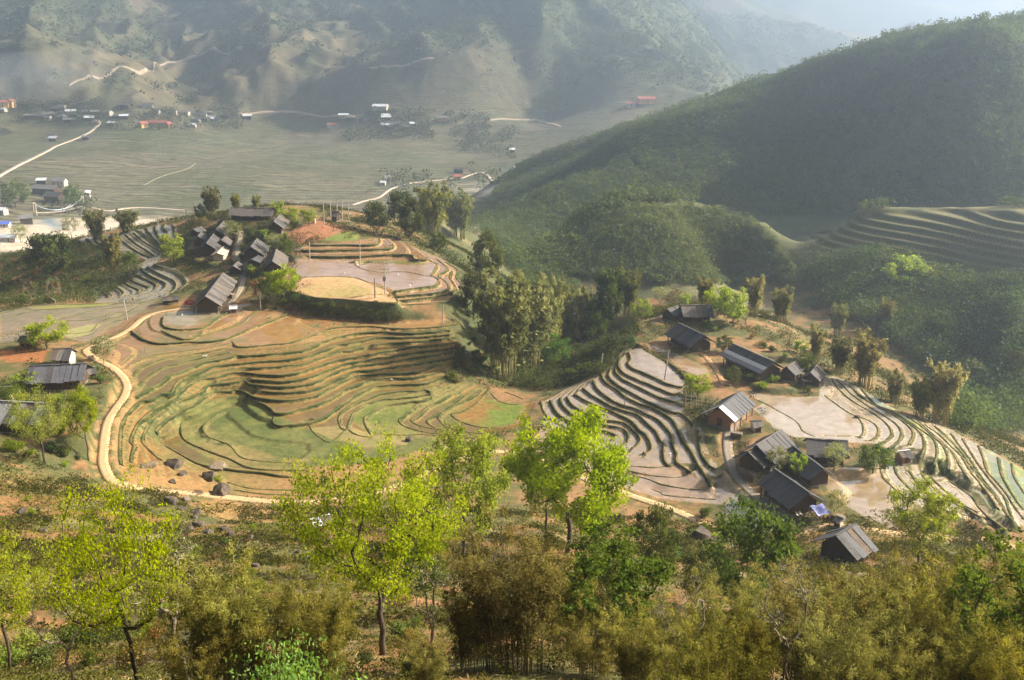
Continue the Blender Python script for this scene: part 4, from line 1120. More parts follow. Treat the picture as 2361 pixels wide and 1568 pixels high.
# ------------------------------------------------------------------ haze
def build_haze():
    m, nt, out = new_mat("valley_haze")
    v = N(nt, "ShaderNodeVolumePrincipled")
    v.inputs['Color'].default_value = (.64, .79, 1.0, 1)
    v.inputs['Density'].default_value = HAZE
    v.inputs['Anisotropy'].default_value = .74
    nt.links.new(v.outputs[0], out.inputs['Volume'])
    b = MB(); lo = -210.0; hi = HAZE_TOP
    b.box((1200, 2960, (lo + hi) / 2), (7600, 6200, hi - lo))
    h = b.build("haze", m); tag(h, kind='stuff')
HAZE_TOP = max(float(WH.max()) + 14, 14 + max((o.matrix_world @ v.co).z for o in COL.objects if o.name.startswith('mountain') for v in o.data.vertices))
HAZE = 0.0004
build_haze()
def build_smoke():
    m, nt, out = new_mat("wood_smoke")
    v = N(nt, "ShaderNodeVolumePrincipled")
    v.inputs['Color'].default_value = (.85, .92, 1.0, 1)
    v.inputs['Density'].default_value = .0032
    nt.links.new(v.outputs[0], out.inputs['Volume'])
    b = MB()
    for x, y, s_ in ((60, 180, 60), (115, 172, 46), (165, 158, 44), (195, 140, 34)):
        p = at_d(x, y, 1560)
        vs = []
        for i in range(9):
            for j in range(16):
                a, e = j * math.pi / 8, -math.pi / 2 + i * math.pi / 8
                vs.append((p[0] + s_ * 1.3 * math.cos(a) * math.cos(e), p[1] + s_ * .5 * math.sin(a) * math.cos(e), p[2] + s_ * .6 * math.sin(e)))
        b.add(vs, [(i * 16 + j, i * 16 + (j + 1) % 16, (i + 1) * 16 + (j + 1) % 16, (i + 1) * 16 + j) for i in range(8) for j in range(16)])
    tag(b.build("smoke", m, smooth=True), kind='stuff')
build_smoke()
# ================================================================== PLANTS
LF = {'spring': m_leaf("spring_leaf", (.14, .18, .018), (.42, .45, .055), .52, hue=.02, tcol=(1.0, 1.08, .5), val=(.98, 1.2)),
      'lime': m_leaf("lime_leaf", (.17, .225, .02), (.43, .48, .055), .55, hue=.02, tcol=(1.0, 1.1, .45), val=(.92, 1.15)),
      'green': m_leaf("green_leaf", (.06, .10, .02), (.20, .25, .05), .4),
      'dark': m_leaf("dark_leaf", (.035, .055, .018), (.17, .18, .055), .35),
      'bamboo': m_leaf("bamboo_leaf", (.09, .10, .03), (.34, .32, .11), .45, hue=.03, tcol=(1.1, 1.15, .8)),
      'gold': m_leaf("golden_bamboo_leaf", (.16, .15, .055), (.46, .41, .17), .45, hue=.03, tcol=(1.1, 1.12, .8)),
      'thicket': m_leaf("thicket_bamboo_leaf", (.06, .064, .013), (.36, .315, .065), .5, hue=.035, tcol=(1.1, 1.1, .7)),
      'pale': m_leaf("pale_leaf", (.18, .19, .08), (.44, .42, .22), .4),
      'rust': m_leaf("rusty_leaf", (.12, .09, .035), (.34, .21, .08), .35),
      'forest': m_leaf("forest_leaf", (.05, .09, .03), (.17, .22, .07), .3, hue=.02),
      'mount': m_leaf("mountain_leaf", (.065, .08, .035), (.16, .165, .075), .3, hue=.02),
      'bush': m_leaf("hill_bush_leaf", (.075, .115, .042), (.22, .26, .095), .4, hue=.02),
      'grass': m_leaf("grass_blade", (.065, .082, .018), (.22, .195, .05), .3, hue=.02),
      'weed': m_leaf("weed_leaf", (.04, .052, .013), (.16, .145, .04), .3, hue=.02),
      'straw': m_leaf("straw_blade", (.20, .16, .05), (.48, .36, .16), .3, hue=.02)}
BARK = m_rough("bark", (.045, .032, .022), (.09, .07, .05), 3.0, .95, bmp=.5, stretch=(4, 4, .6))
BARK2 = m_rough("pale_bark", (.16, .12, .08), (.28, .23, .17), 3.0, .95, bmp=.4, stretch=(4, 4, .6))
CULM = m_rough("bamboo_culm", (.16, .15, .05), (.30, .25, .09), 2.0, .6, bmp=.1)

def leaf_quads(C, size, r, aspect=.62, droop=0.0, up=.35):
    """one four-cornered leaf at each centre"""
    n = len(C)
    a = r.normal(size=(n, 3)); a[:, 2] = a[:, 2] * (1 - droop) - droop * 1.2
    a /= np.linalg.norm(a, axis=1)[:, None] + 1e-9
    b = r.normal(size=(n, 3)); b[:, 2] *= (1 - up)
    b -= a * (a * b).sum(1)[:, None]
    b /= np.linalg.norm(b, axis=1)[:, None] + 1e-9
    s = (size * r.uniform(.65, 1.35, n))[:, None]
    w_ = s * aspect
    V = np.stack([C - a * s * .5, C + b * w_ * .5 - a * s * .05, C + a * s * .5, C - b * w_ * .5 - a * s * .05], 1).reshape(-1, 3)
    Fq = np.arange(n * 4).reshape(n, 4)
    return V, Fq
def leaf_mesh(name, C, size, r, mat, tint=None, **kw):
    V, Fq = leaf_quads(C, size, r, **kw)
    t = r.uniform(0, 1, len(C)) if tint is None else np.clip(tint + r.uniform(-.25, .25, len(C)), 0, 1)
    return mesh(name, V, Fq, (mat,), False, tint=np.repeat(t, 4))

def make_tree(seed, mat, h=9.0, w=6.0, clear=.3, limbs=9, sub=4, leaves=5000, size=.2, trunk_r=.16, clump=.55, bark=None, lean=(0, 0), fork=False, flat=1.0, bare=False, top=.92):
    """branches grow towards points spread through the crown; limb thickness follows what each limb carries"""
    r = np.random.default_rng(seed)
    na = limbs * sub
    zc, hz = h * (clear + 1) / 2 * 1.0, h * (1 - clear) / 2
    att = []
    while len(att) < na:
        d = r.normal(size=3); d /= np.linalg.norm(d)
        q = d * r.uniform(.25, 1) ** .5
        # lopsided, broken outline
        k = .72 + .56 * float(vnoise(np.array(d[0] * 1.9 + seed), np.array(d[1] * 1.9 + d[2] * 1.3), seed))
        x, y, z = q[0] * w / 2 * k, q[1] * w / 2 * k, q[2] * hz * min(k, 1.05)
        if z < -hz * .25 and math.hypot(x, y) < w * .16: continue
        att.append((x + lean[0] * h * .7, y + lean[1] * h * .7, min(zc + z, h * .985)))
    att.sort(key=lambda p: (p[2] - h * clear) ** 2 * .6 + (p[0] - lean[0] * h * .5) ** 2 + (p[1] - lean[1] * h * .5) ** 2)
    N_, par = [np.array((0., 0., -.4))], [-1]
    hc = h * clear * (1.15 if not fork else .95)
    for i in range(1, 6):
        t = i / 5
        N_.append(np.array((lean[0] * t * hc + r.normal(0, .035 * hc), lean[1] * t * hc + r.normal(0, .035 * hc), t * hc))); par.append(len(N_) - 2)
    if fork:                                               # a second stem leaves low down
        k0 = 3
        for i in range(1, 4):
            N_.append(N_[k0] + np.array((.075 * h * i, .02 * h * i, .085 * h * i))); par.append(k0 if i == 1 else len(N_) - 2)
        k0 = 5
        for i in range(1, 4):
            N_.append(N_[k0] + np.array((-.018 * h * i, .0, .085 * h * i))); par.append(k0 if i == 1 else len(N_) - 2)
    ends = []
    for p in att:
        p = np.array(p)
        A = np.array(N_[4:])
        dv = p - A
        c = np.linalg.norm(dv, axis=1) + 1.4 * np.maximum(A[:, 2] - p[2] + .15 * h * .3, 0)
        k = int(np.argmin(c)) + 4
        L_ = np.linalg.norm(p - N_[k]); n = max(2, int(L_ / (h * .06)))
        n = min(n, 7)
        prev = k; q0 = N_[k]
        for i in range(1, n + 1):
            t = i / n
            q = q0 + (p - q0) * t + np.array((0, 0, -.10 * L_ * math.sin(math.pi * t))) + r.normal(0, .035 * L_, 3) * (1 if i < n else 0)
            N_.append(q); par.append(prev); prev = len(N_) - 1
        ends.append(prev)
    cnt = np.zeros(len(N_))
    for e in ends:
        k = e
        while k >= 0: cnt[k] += 1; k = par[k]
    rt = trunk_r / math.sqrt(max(cnt[1], 1))
    rad = rt * np.sqrt(np.maximum(cnt, .2)) * np.where(cnt <= 1, .55, 1)
    rad[0] = trunk_r * 1.35
    kids = [[] for _ in N_]
    for i, p in enumerate(par):
        if p >= 0: kids[p].append(i)
    mb = MB()
    stack = [(0, None)]
    while stack:
        s0, pr = stack.pop()
        pts, rr_ = ([N_[pr]], [rad[s0]]) if pr is not None else ([], [])
        k = s0
        while True:
            pts.append(N_[k]); rr_.append(max(rad[k], .006))
            if not kids[k]: break
            ks = sorted(kids[k], key=lambda q: -cnt[q])
            for o in ks[1:]: stack.append((o, k))
            k = ks[0]
        if len(pts) > 1: mb.tube(pts, rr_, 7 if max(rr_) > trunk_r * .4 else 4)
    E = np.array([N_[e] for e in ends])
    if bare:
        for e in ends:
            for _ in range(4):
                d3 = r.normal(size=3); d3[2] = abs(d3[2]); d3 /= np.linalg.norm(d3); l_ = h * .06 * r.uniform(.5, 1.3)
                mb.tube([N_[e], N_[e] + d3 * l_ * .5 + r.normal(0, .03, 3), N_[e] + d3 * l_], [.012, .009, .004], 3)
    trunk = mb.mesh("trunk", bark or BARK, True)
    T = np.vstack([E, np.array([N_[par[e]] for e in ends])])
    k = r.integers(0, len(T), leaves)
    cr = clump * r.uniform(.55, 1.3, len(T))
    off = r.normal(size=(leaves, 3)); off /= np.linalg.norm(off, axis=1)[:, None]
    off *= (r.uniform(0, 1, leaves) ** .5)[:, None]
    off[:, 2] *= .7 * flat
    C = T[k] + off * cr[k][:, None]
    ct = r.uniform(.15, .85, len(T))
    crown = leaf_mesh("crown", C, size, r, mat, tint=ct[k])
    return trunk, crown, float(np.percentile(C[:, 2], 99.5))

def make_bamboo(seed, mat, h=9.0, spread=.9, culms=22, leaves=6000, size=.34, lean=.32, aspect=.2, cr=.045, start=.32, spray=.55):
    r = np.random.default_rng(seed)
    mb = MB()
    cs = []
    for k in range(culms):
        a = r.uniform(0, 6.28); rr = spread * math.sqrt(r.uniform())
        hh = h * r.uniform(.62, 1.0)
        ln = lean * r.uniform(.3, 1.15)
        a2 = a + r.normal(0, .5)
        b = Vector((rr * math.cos(a), rr * math.sin(a), -.3))
        pts = []
        for i in range(8):
            t = i / 7
            out = ln * hh * (t ** 2.2) * .75
            pts.append(b + Vector((math.cos(a2) * out, math.sin(a2) * out, .3 + hh * (t - .16 * ln / .32 * t ** 4))))
        mb.tube(pts, [cr * (1 - .8 * i / 7) for i in range(8)], 5)
        cs.append(pts)
    cul = mb.mesh("culms", CULM, True)
    P = np.array([[tuple(p) for p in pts] for pts in cs])
    k = r.integers(0, culms, leaves)
    t = start + (1 - start) * r.uniform(0, 1, leaves) ** .8
    # leaves hang in sprays at the nodes
    nodes = 9
    tq = (np.floor(t * nodes) + r.uniform(.2, .8, leaves) ** 2) / nodes
    f = np.clip(tq, 0, .999) * 7; i = f.astype(int); fr = (f - i)[:, None]
    C = P[k, i] * (1 - fr) + P[k, np.minimum(i + 1, 7)] * fr
    sa = (k * 7.3 + np.floor(t * nodes) * 2.4)
    out = spray * r.uniform(0, 1, leaves) * (1.15 - .5 * t)
    C = C + np.stack([np.cos(sa) * out, np.sin(sa) * out, -.18 * out], 1) + r.normal(0, .16 * spray, (leaves, 3))
    ct = r.uniform(.1, .9, (culms, nodes + 1))
    lv = leaf_mesh("foliage", C, size, r, mat, tint=ct[k, np.minimum((t * nodes).astype(int), nodes)], aspect=aspect, droop=.55)
    return cul, lv, float(np.percentile(C[:, 2], 99.5))
def make_bush(seed, mat, h=1.6, w=2.4, leaves=900, size=.24, stems=7):
    r = np.random.default_rng(seed)
    mb = MB(); tips = []
    for k in range(stems):
        a = r.uniform(0, 6.28); o = w * .5 * r.uniform(.15, .95); hh = h * r.uniform(.55, 1) * (1 - .35 * (o / (w * .5)) ** 2)
        e = Vector((math.cos(a) * o, math.sin(a) * o, hh))
        m_ = Vector((e.x * .35, e.y * .35, hh * .55))
        mb.tube([Vector((0, 0, -.15)), m_, e], [.04, .025, .008], 4)
        tips += [m_, e, m_.lerp(e, .5)]
    T = np.array([tuple(t) for t in tips])
    k = r.integers(0, len(T), leaves)
    off = r.normal(size=(leaves, 3)); off /= np.linalg.norm(off, axis=1)[:, None]
    off *= (r.uniform(0, 1, leaves) ** .4)[:, None] * (w * .24)
    off[:, 2] *= .8
    C = T[k] + off; C[:, 2] = np.maximum(C[:, 2], .03)
    ct = r.uniform(.15, .85, len(T))
    return mb.mesh("stems", BARK, True), leaf_mesh("foliage", C, size, r, mat, tint=ct[k]), h

class Proto:
    """a plant kind: meshes shared by all its individuals"""
    def __init__(s, name, cat, wood, leaf, h, wname="trunk", lname="crown"):
        s.name, s.cat, s.wood, s.leaf, s.h, s.wn, s.ln = name, cat, wood, leaf, h, wname, lname
    def put(s, loc, height, label, group=None, rz=None, wide=1.0):
        rz = random.uniform(0, 6.28) if rz is None else rz
        k = height / s.h
        t = thing(s.name, label, s.cat, loc, rz, group, (k * wide, k * wide, k))
        link(s.wn, s.wood, t)
        if s.leaf: link(s.ln, s.leaf, t)
        return t
def T_(name, cat, **kw): return Proto(name, cat, *make_tree(**kw))
def B_(name, **kw): return Proto(name, "bamboo", *make_bamboo(**kw), wname="culms", lname="foliage")
def S_(name, cat="shrub", **kw): return Proto(name, cat, *make_bush(**kw), wname="stems", lname="foliage")

def height_for(p, top_py):
    """plant height at ground point p that reaches the traced row top_py"""
    d = ray(CX + F * p[0] / max(p[1], 1) * .9, top_py)
    hd = math.hypot(p[0], p[1])
    d = ray(project(p)[0], top_py)
    return max(.6, hd * d[2] / math.hypot(d[0], d[1]) - p[2])
def plant(proto, bx, by, ty, label, group=None, rz=None, wide=1.0, dmin=8.0, dist=None):
    if dist:
        p = at_d(bx, by, dist); p = np.array((p[0], p[1], float(hgt(p[0], p[1]))))
    else:
        p = on_ground(bx, by, dmin=dmin)
    return proto.put(tuple(p), height_for(p, ty), label, group, rz, wide)

# ---- kinds for the middle distance (200-350 m)
mid = {
 'dark': T_("dark_tree", "tree", seed=11, mat=LF['dark'], h=10, w=8.5, clear=.1, limbs=14, sub=5, leaves=5200, size=.46, clump=1.25, trunk_r=.2),
 'dark2': T_("dark_tree", "tree", seed=12, mat=LF['dark'], h=10, w=7, clear=.08, limbs=15, sub=5, leaves=5200, size=.44, clump=1.1, trunk_r=.2),
 'green': T_("green_tree", "tree", seed=13, mat=LF['green'], h=8, w=7, clear=.15, limbs=11, sub=4, leaves=3200, size=.4, clump=1.05, trunk_r=.14),
 'lime': T_("lime_green_tree", "tree", seed=14, mat=LF['lime'], h=6, w=5.4, clear=.18, limbs=11, sub=4, leaves=3800, size=.3, clump=.85, trunk_r=.11),
 'pale': T_("pale_tree", "tree", seed=15, mat=LF['pale'], h=6, w=5, clear=.2, limbs=11, sub=4, leaves=1700, size=.28, clump=.75, trunk_r=.09, bark=BARK2),
 'rust': T_("rusty_tree", "tree", seed=19, mat=LF['rust'], h=5, w=4.6, clear=.12, limbs=10, sub=4, leaves=900, size=.28, clump=.6, trunk_r=.08, bark=BARK2),
 'bare': T_("bare_tree", "tree", seed=16, mat=LF['rust'], h=8, w=4.5, clear=.15, limbs=16, sub=4, leaves=160, size=.25, clump=.5, trunk_r=.13, bark=BARK2, bare=True),
 'bam': B_("bamboo_clump", seed=21, mat=LF['bamboo'], h=11, spread=1.6, culms=34, leaves=6500, size=.7, lean=.34, aspect=.32, spray=1.2, cr=.06),
 'gold': B_("bamboo_clump", seed=22, mat=LF['gold'], h=11, spread=1.4, culms=30, leaves=6000, size=.65, lean=.30, aspect=.32, spray=1.1, cr=.06),
 'bam2': B_("bamboo_clump", seed=23, mat=LF['bamboo'], h=8, spread=1.6, culms=34, leaves=6000, size=.62, lean=.62, aspect=.32, spray=1.2, start=.15, cr=.05),
}
busht = {'green': S_("shrub", seed=31, mat=LF['green'], leaves=1500, size=.19), 'lime': S_("shrub", seed=32, mat=LF['lime'], leaves=1500, size=.18),
         'dark': S_("shrub", seed=33, mat=LF['dark'], leaves=1500, size=.19), 'rust': S_("shrub", seed=34, mat=LF['rust'], leaves=1100, size=.17), 'pale': S_("shrub", seed=35, mat=LF['pale'], leaves=1100, size=.17)}
MIDT = [   # kind, base x, base y, top y, width factor, label
 ('bam2',222,548,484,.75,"dark round bamboo clump on the back ridge, left of its twin"),
 ('bam2',292,535,484,.85,"dark round bamboo clump on the back ridge, right of its twin"),
 ('dark',122,640,538,1.15,"broad dark tree in the gully left of the curved terraces"),
 ('gold',264,630,538,.8,"golden bamboo clump between the two flights of curved terraces"),
 ('lime',402,608,538,1.0,"bright lime green tree beside the stone yard of the left village"),
 ('green',303,618,578,1.0,"small green tree at the foot of the golden bamboo"),
 ('bare',72,702,640,1.0,"bare brown tree in the dark gully, nearer the left edge"),
 ('bare',128,704,632,1.0,"bare brown tree in the dark gully, right of the other bare tree"),
 ('pale',165,548,500,1.1,"grey green tree against the pale river sand"),
 ('pale',48,560,515,1.0,"thin pale tree at the left edge above the gully"),
 ('bam',490,500,432,.95,"tall dense bamboo clump behind the left village roofs"),
 ('bam',545,492,446,.7,"slim bamboo clump behind the long grey roof"),
 ('bam',592,490,449,.7,"slim bamboo clump behind the right end of the long grey roof"),
 ('green',462,508,470,.9,"small dark green tree at the left end of the village bamboo"),
 ('lime',640,505,462,.9,"lime green tree rising behind the village ridge"),
 ('lime',668,520,478,1.1,"lime green tree left of the brightest village tree"),
 ('lime',712,520,480,1.0,"brightest lime tree beside the red ploughed knoll"),
 ('pale',535,562,508,1.0,"pale green tree between the village roofs and the red lane"),
 ('dark2',582,560,525,1.5,"dark spreading tree right of the red lane"),
 ('pale',632,590,538,.9,"grey green tree above the gabled village houses"),
 ('green',662,592,540,.8,"green tree at the left end of the low terrace walls"),
 ('rust',470,532,500,1.3,"leafless brownish tree behind the village's left barns"),
 ('lime',655,688,612,.9,"yellow green tree at the left corner of the dry field"),
 ('green',622,690,628,.9,"green tree left of the yellow green tree by the dry field"),
 ('rust',598,690,640,1.0,"reddish bush tree beside the grey village lane"),
 ('dark',868,537,466,.85,"dark round tree on the crest right of the power poles"),
 ('dark2',948,556,462,.9,"dark leafy tree standing before the tall grove on the crest"),
 ('bam',1000,545,424,.9,"tall grey bamboo at the back of the grove on the crest"),
 ('bam',1058,552,438,.85,"tall olive bamboo at the right end of the grove on the crest"),
 ('dark',925,530,440,.8,"tall dark tree at the back left of the grove on the crest"),
 ('green',1012,580,535,1.2,"low green tree on the slope below the crest grove"),
 ('dark2',1122,655,538,.8,"tall feathery tree rising above the ravine bamboo"),
 ('dark',1092,735,630,.7,"dark drooping tree at the right end of the plateau terraces"),
 ('bam',1160,868,635,.80,"tallest olive bamboo clump at the head of the ravine"),
 ('bam',1218,856,640,.75,"olive bamboo clump right of the tallest one in the ravine"),
 ('dark2',1180,790,640,.6,"dark tree tucked behind the ravine bamboo"),
 ('bam',1258,820,650,.7,"olive bamboo clump with bare stems in the middle of the ravine"),
 ('gold',1318,800,695,.8,"thin golden bamboo clump beside the ravine floor"),
 ('green',1285,845,770,1.1,"dark green bush tree in the shade of the ravine"),
 ('dark',1404,756,622,.6,"tall dark tree hung with creeper left of the right village"),
 ('bam',1448,728,620,.72,"pale lit bamboo clump right of the creeper tree"),
 ('green',1370,790,700,.9,"green tree on the ravine side below the creeper tree"),
 ('bam',1302,748,662,.8,"grey bamboo clump leaning over the open end of the ravine"),
 ('dark2',1342,772,690,.8,"dark tree between the golden olive bamboo and the ravine floor"),
 ('green',1388,752,682,1.0,"green tree tucked under the left side of the creeper tree"),
 ('bam',1240,760,668,.7,"tall thin bamboo rising in the middle of the ravine belt"),
 ('gold',1350,770,668,.8,"golden olive bamboo between the ravine clumps and the creeper tree"),
 ('bam',1282,740,640,.8,"far olive bamboo clump behind the ravine clumps"),
 ('green',1235,700,640,1.2,"green tree behind the tops of the ravine bamboo"),
 ('lime',1480,738,690,1.0,"small lime tree at the left end of the right village"),
 ('pale',1522,705,662,1.1,"pale green tree behind the pond of the right village"),
 ('lime',1578,706,676,.9,"small round lime tree behind the long grey roof"),
 ('rust',1550,705,668,1.2,"brownish tree between two lime trees behind the right village"),
 ('gold',1622,712,640,.8,"golden bamboo clump behind the right village trees"),
 ('lime',1655,728,664,1.0,"lime tree in front of the golden bamboo, left of its pair"),
 ('lime',1690,752,662,.9,"lime tree in front of the golden bamboo, right of its pair"),
 ('gold',1738,730,638,.8,"tall golden bamboo clump on the crest of the right hill"),
 ('bam',1800,745,662,.85,"greyish bamboo clump at the right end of the crest"),
 ('green',1668,812,772,1.2,"green bush tree between the two upper roofs of the right hill"),
 ('lime',1608,915,862,1.25,"round yellow green tree beside the bamboo rack"),
 ('green',1688,885,845,1.2,"dark green tree below the white striped roof"),
 ('green',1860,868,815,1.0,"green tree beside the small dark huts"),
 ('lime',1845,815,782,1.0,"lime bush tree on the red field of the right hill"),
 ('gold',1880,835,752,.8,"golden bamboo just below the red field on the right slope"),
 ('gold',1992,892,768,.95,"broad golden bamboo clump below the right crest"),
 ('gold',2062,930,856,.95,"low golden bamboo clump between the broad one and the tall one"),
 ('gold',2165,978,832,.8,"tall golden bamboo clump standing alone at the paddy edge"),
 ('bam',2118,962,868,.8,"olive bamboo clump left of the lone tall bamboo"),
 ('bam',1935,862,775,.8,"olive bamboo clump left of the broad golden bamboo"),
 ('green',2012,1090,1022,1.3,"dark olive tree at the right end of the lower village roofs"),
 ('lime',1838,1105,1045,.65,"slim lime tree between the lower village roofs"),
 ('pale',1788,1090,1030,1.0,"pale flowering tree before the lower gabled house"),
 ('pale',1922,1085,1022,1.0,"pale flowering tree before the dark hipped roof"),
 ('pale',1925,1195,1130,.9,"grey green tree beside the blue tarpaulin"),
 ('lime',108,805,735,1.35,"wide lime yellow tree beside the white roofed shed on the left"),
 ('lime',2088,668,590,1.3,"large pale lime tree on the wooded slope below the terraced shoulder"),
 ('green',2172,790,720,1.0,"tree with a lit side in the dark wood at the right"),
 ('gold',2040,760,690,.8,"olive bamboo in the wood left of the lit tree"),
 ('green',2290,800,735,1.1,"dark green tree in the wood near the right edge"),
 ('bam',1930,775,700,.8,"grey bamboo at the left end of the right hand wood"),
 ('bam',2240,900,830,.8,"bamboo at the bottom of the wooded gully on the right"),
 ('dark2',2330,890,810,.9,"dark tree low in the gully at the right edge"),
 ('pale',240,838,775,1.1,"wispy grey green tree at the bend of the pale path"),
 ('green',36,478,412,1.2,"big dark tree by the riverside longhouse at the left edge"),
 ('green',172,484,424,1.0,"big dark tree right of the riverside longhouse"),
 ('lime',62,902,858,1.3,"lime bush tree in front of the striped grey roof"),
]
for kind, bx, by, ty, wd, lab in MIDT:
    plant(mid[kind], bx, by, ty, lab, None, None, wd, dmin=560 if 'riverside' in lab else 90)

# ---- foreground trees (35-160 m)
fore = {
 'a': T_("spring_tree", "tree", seed=41, mat=LF['spring'], h=11, w=11.5, clear=.36, limbs=16, sub=7, leaves=21000, size=.165, clump=.95, trunk_r=.2, fork=True),
 'b': T_("spring_tree", "tree", seed=42, mat=LF['spring'], h=10, w=7.5, clear=.34, limbs=14, sub=6, leaves=13000, size=.19, clump=.8, trunk_r=.15),
 'c': T_("spring_tree", "tree", seed=43, mat=LF['lime'], h=10, w=9.6, clear=.25, limbs=16, sub=6, leaves=19000, size=.23, clump=1.0, trunk_r=.18, lean=(.05, 0)),
 'd': T_("sapling", "tree", seed=44, mat=LF['green'], h=8, w=5.0, clear=.3, limbs=12, sub=4, leaves=5000, size=.2, clump=.6, trunk_r=.09),
 'e': T_("spring_tree", "tree", seed=45, mat=LF['spring'], h=10, w=9.2, clear=.34, limbs=15, sub=6, leaves=10500, size=.165, clump=.9, trunk_r=.15, lean=(-.06, 0)),
 'f': T_("bare_tree", "tree", seed=46, mat=LF['pale'], h=9, w=5.5, clear=.4, limbs=12, sub=4, leaves=500, size=.14, clump=.5, trunk_r=.12, bark=BARK2, bare=True, lean=(-.12, 0)),
 'g': T_("grey_green_tree", "tree", seed=47, mat=LF['dark'], h=8, w=7.5, clear=.15, limbs=13, sub=6, leaves=8500, size=.24, clump=.85, trunk_r=.13),
 'h': T_("grey_green_tree", "tree", seed=48, mat=LF['green'], h=8, w=6.8, clear=.2, limbs=13, sub=6, leaves=8500, size=.23, clump=.8, trunk_r=.12, bark=BARK2),
}
FORE = [('a',884,1512,1028,.72,"largest spring tree with a forked black trunk in the foreground",.9),
 ('b',1072,1330,985,.75,"spring tree with a straight black trunk behind the largest one",2.0),
 ('c',1308,1275,958,.85,"rounded bright spring tree in front of the right hand terraces",.3),
 ('d',1262,1232,985,.9,"thin leaning sapling left of the rounded spring tree",1.2),
 ('e',318,1590,1108,.62,"airy yellow green tree on the left foreground slope",.2),
 ('e',32,1560,1185,.6,"airy yellow green tree at the left edge of the foreground",1.6),
 ('f',432,1575,1195,.9,"nearly bare grey tree left of the dark foreground bamboo",.4),
 ('b',2112,1330,1105,.85,"bright many stemmed spring tree over the right hand paddies",.8),
 ('d',1408,1540,1235,1.2,"young slender tree with a crooked stem in the right foreground",2.2),
 ('f',1528,1565,1390,1.1,"small twisted bare tree among the right foreground bamboo",3.4),
 ('h',1722,1440,1158,.7,"grey green tree whose top hides the lower pond",.5),
 ('g',1505,1370,1168,.6,"dark tangled tree beside the black thatched rock pile",.6),
 ('g',1620,1400,1262,.8,"dark tree below the flooded corner pond",1.6),
 ('b',2352,1420,1250,.9,"yellow green tree at the right edge of the picture",2.9),
 ('h',1420,1440,1250,.6,"leafy green tree right of the big foreground bamboo",1.9),
 ('g',2040,1440,1290,.8,"grey leaved tree in front of the lowest house",2.5),
 ('h',1862,1440,1330,.8,"grey green tree left of the lowest house",2.1),
 ('e',105,1068,890,.8,"spreading green tree before the grey roofs on the left",1.1),
 ('b',205,1062,890,.6,"yellow green tree beside the pale path on the left",.7),
 ('h',30,960,885,1.0,"green tree at the left edge above the long grey roof",.2),
 ('d',165,1000,905,1.4,"small green tree between the left roofs and the path",.2),
 ('f',175,1600,1345,.9,"thin bare grey tree between the two airy trees at lower left"),
 ('f',1010,1560,1290,.8,"thin bare grey tree between the forked tree and the tallest bamboo"),
 ('d',985,1430,1240,.9,"thin green sapling behind the forked tree's right limb"),
 ('f',1580,1600,1330,.8,"bare grey tree rising from the left part of the thicket"),
 ('f',1815,1640,1290,.7,"tall bare grey tree rising from the middle of the thicket"),
 ('d',2262,1650,1235,.8,"slender green tree rising from the right part of the thicket"),
 ('d',435,1335,1245,1.0,"thin green sapling on the slope below the boulders",.2)]
FORE = [r_ if len(r_) == 7 else (*r_, .1 * len(r_[5])) for r_ in FORE]
for kind, bx, by, ty, wd, lab, rz in FORE:
    plant(fore[kind], bx, min(by, 1640), ty, lab, None, rz, wd, dmin=24)
fb = {'x': B_("bamboo_clump", seed=51, mat=LF['thicket'], h=8, spread=1.1, culms=40, leaves=24000, size=.2, lean=.36, aspect=.2, spray=.7, start=.2, cr=.028),
      'y': B_("bamboo_clump", seed=52, mat=LF['thicket'], h=8, spread=1.0, culms=34, leaves=21000, size=.19, lean=.32, aspect=.2, spray=.65, start=.22, cr=.028),
      'z': B_("bamboo_clump", seed=53, mat=LF['thicket'], h=7, spread=1.2, culms=30, leaves=18000, size=.19, lean=.48, aspect=.2, spray=.65, start=.12, cr=.024)}
FBAM = [('x',540,1590,1285,1.0,"dark foreground bamboo clump right of the nearly bare tree"), ('z',650,1590,1330,1.0,"dark foreground bamboo clump touching the forked tree's left side"),
 ('x',750,1600,1350,.9,"olive foreground bamboo clump under the forked tree"), ('x',1185,1545,1200,1.05,"tallest golden olive bamboo clump in the middle foreground"),
 ('y',1085,1540,1330,.9,"low bamboo clump on the left flank of the tallest foreground clump"), ('y',1300,1520,1285,.9,"low bamboo clump on the right flank of the tallest foreground clump"),
 ('z',1370,1560,1400,1.0,"short bamboo clump right of the middle foreground clumps")]
for kind, bx, by, ty, wd, lab in FBAM:
    plant(fb[kind], bx, by, ty, lab, "bamboo clumps in the middle foreground", None, wd, dmin=24)
FB2 = [(455,1600,1400),(990,1620,1470)]
for i, (bx, by, ty) in enumerate(FB2):
    plant(fb['zxy'[i % 3]], bx, by, ty, "short feathery bamboo tuft beside the dark foreground bamboo", "short bamboo along the bottom edge", None, 1.0, dmin=20)
rb = [(1470,1600,1400),(1545,1540,1372),(1600,1620,1400),(1660,1560,1345),(1735,1640,1420),(1770,1540,1330),(1850,1600,1318),(1905,1530,1300),(1960,1640,1360),(2010,1560,1305),(2075,1620,1330),
      (2120,1530,1275),(2180,1600,1300),(2235,1540,1270),(2290,1640,1330),(2330,1560,1300),(2390,1600,1290),(1830,1480,1345),(2060,1480,1290),(2200,1680,1420),(2340,1700,1450),(2000,1700,1460),(1880,1700,1440),(1640,1700,1470)]
for i, (bx, by, ty) in enumerate(rb):
    plant(fb['xyz'[i % 3]], bx, by, ty, "olive and golden bamboo clump in the dense thicket at lower right", "bamboo thicket at lower right", None, 1.0, dmin=22)
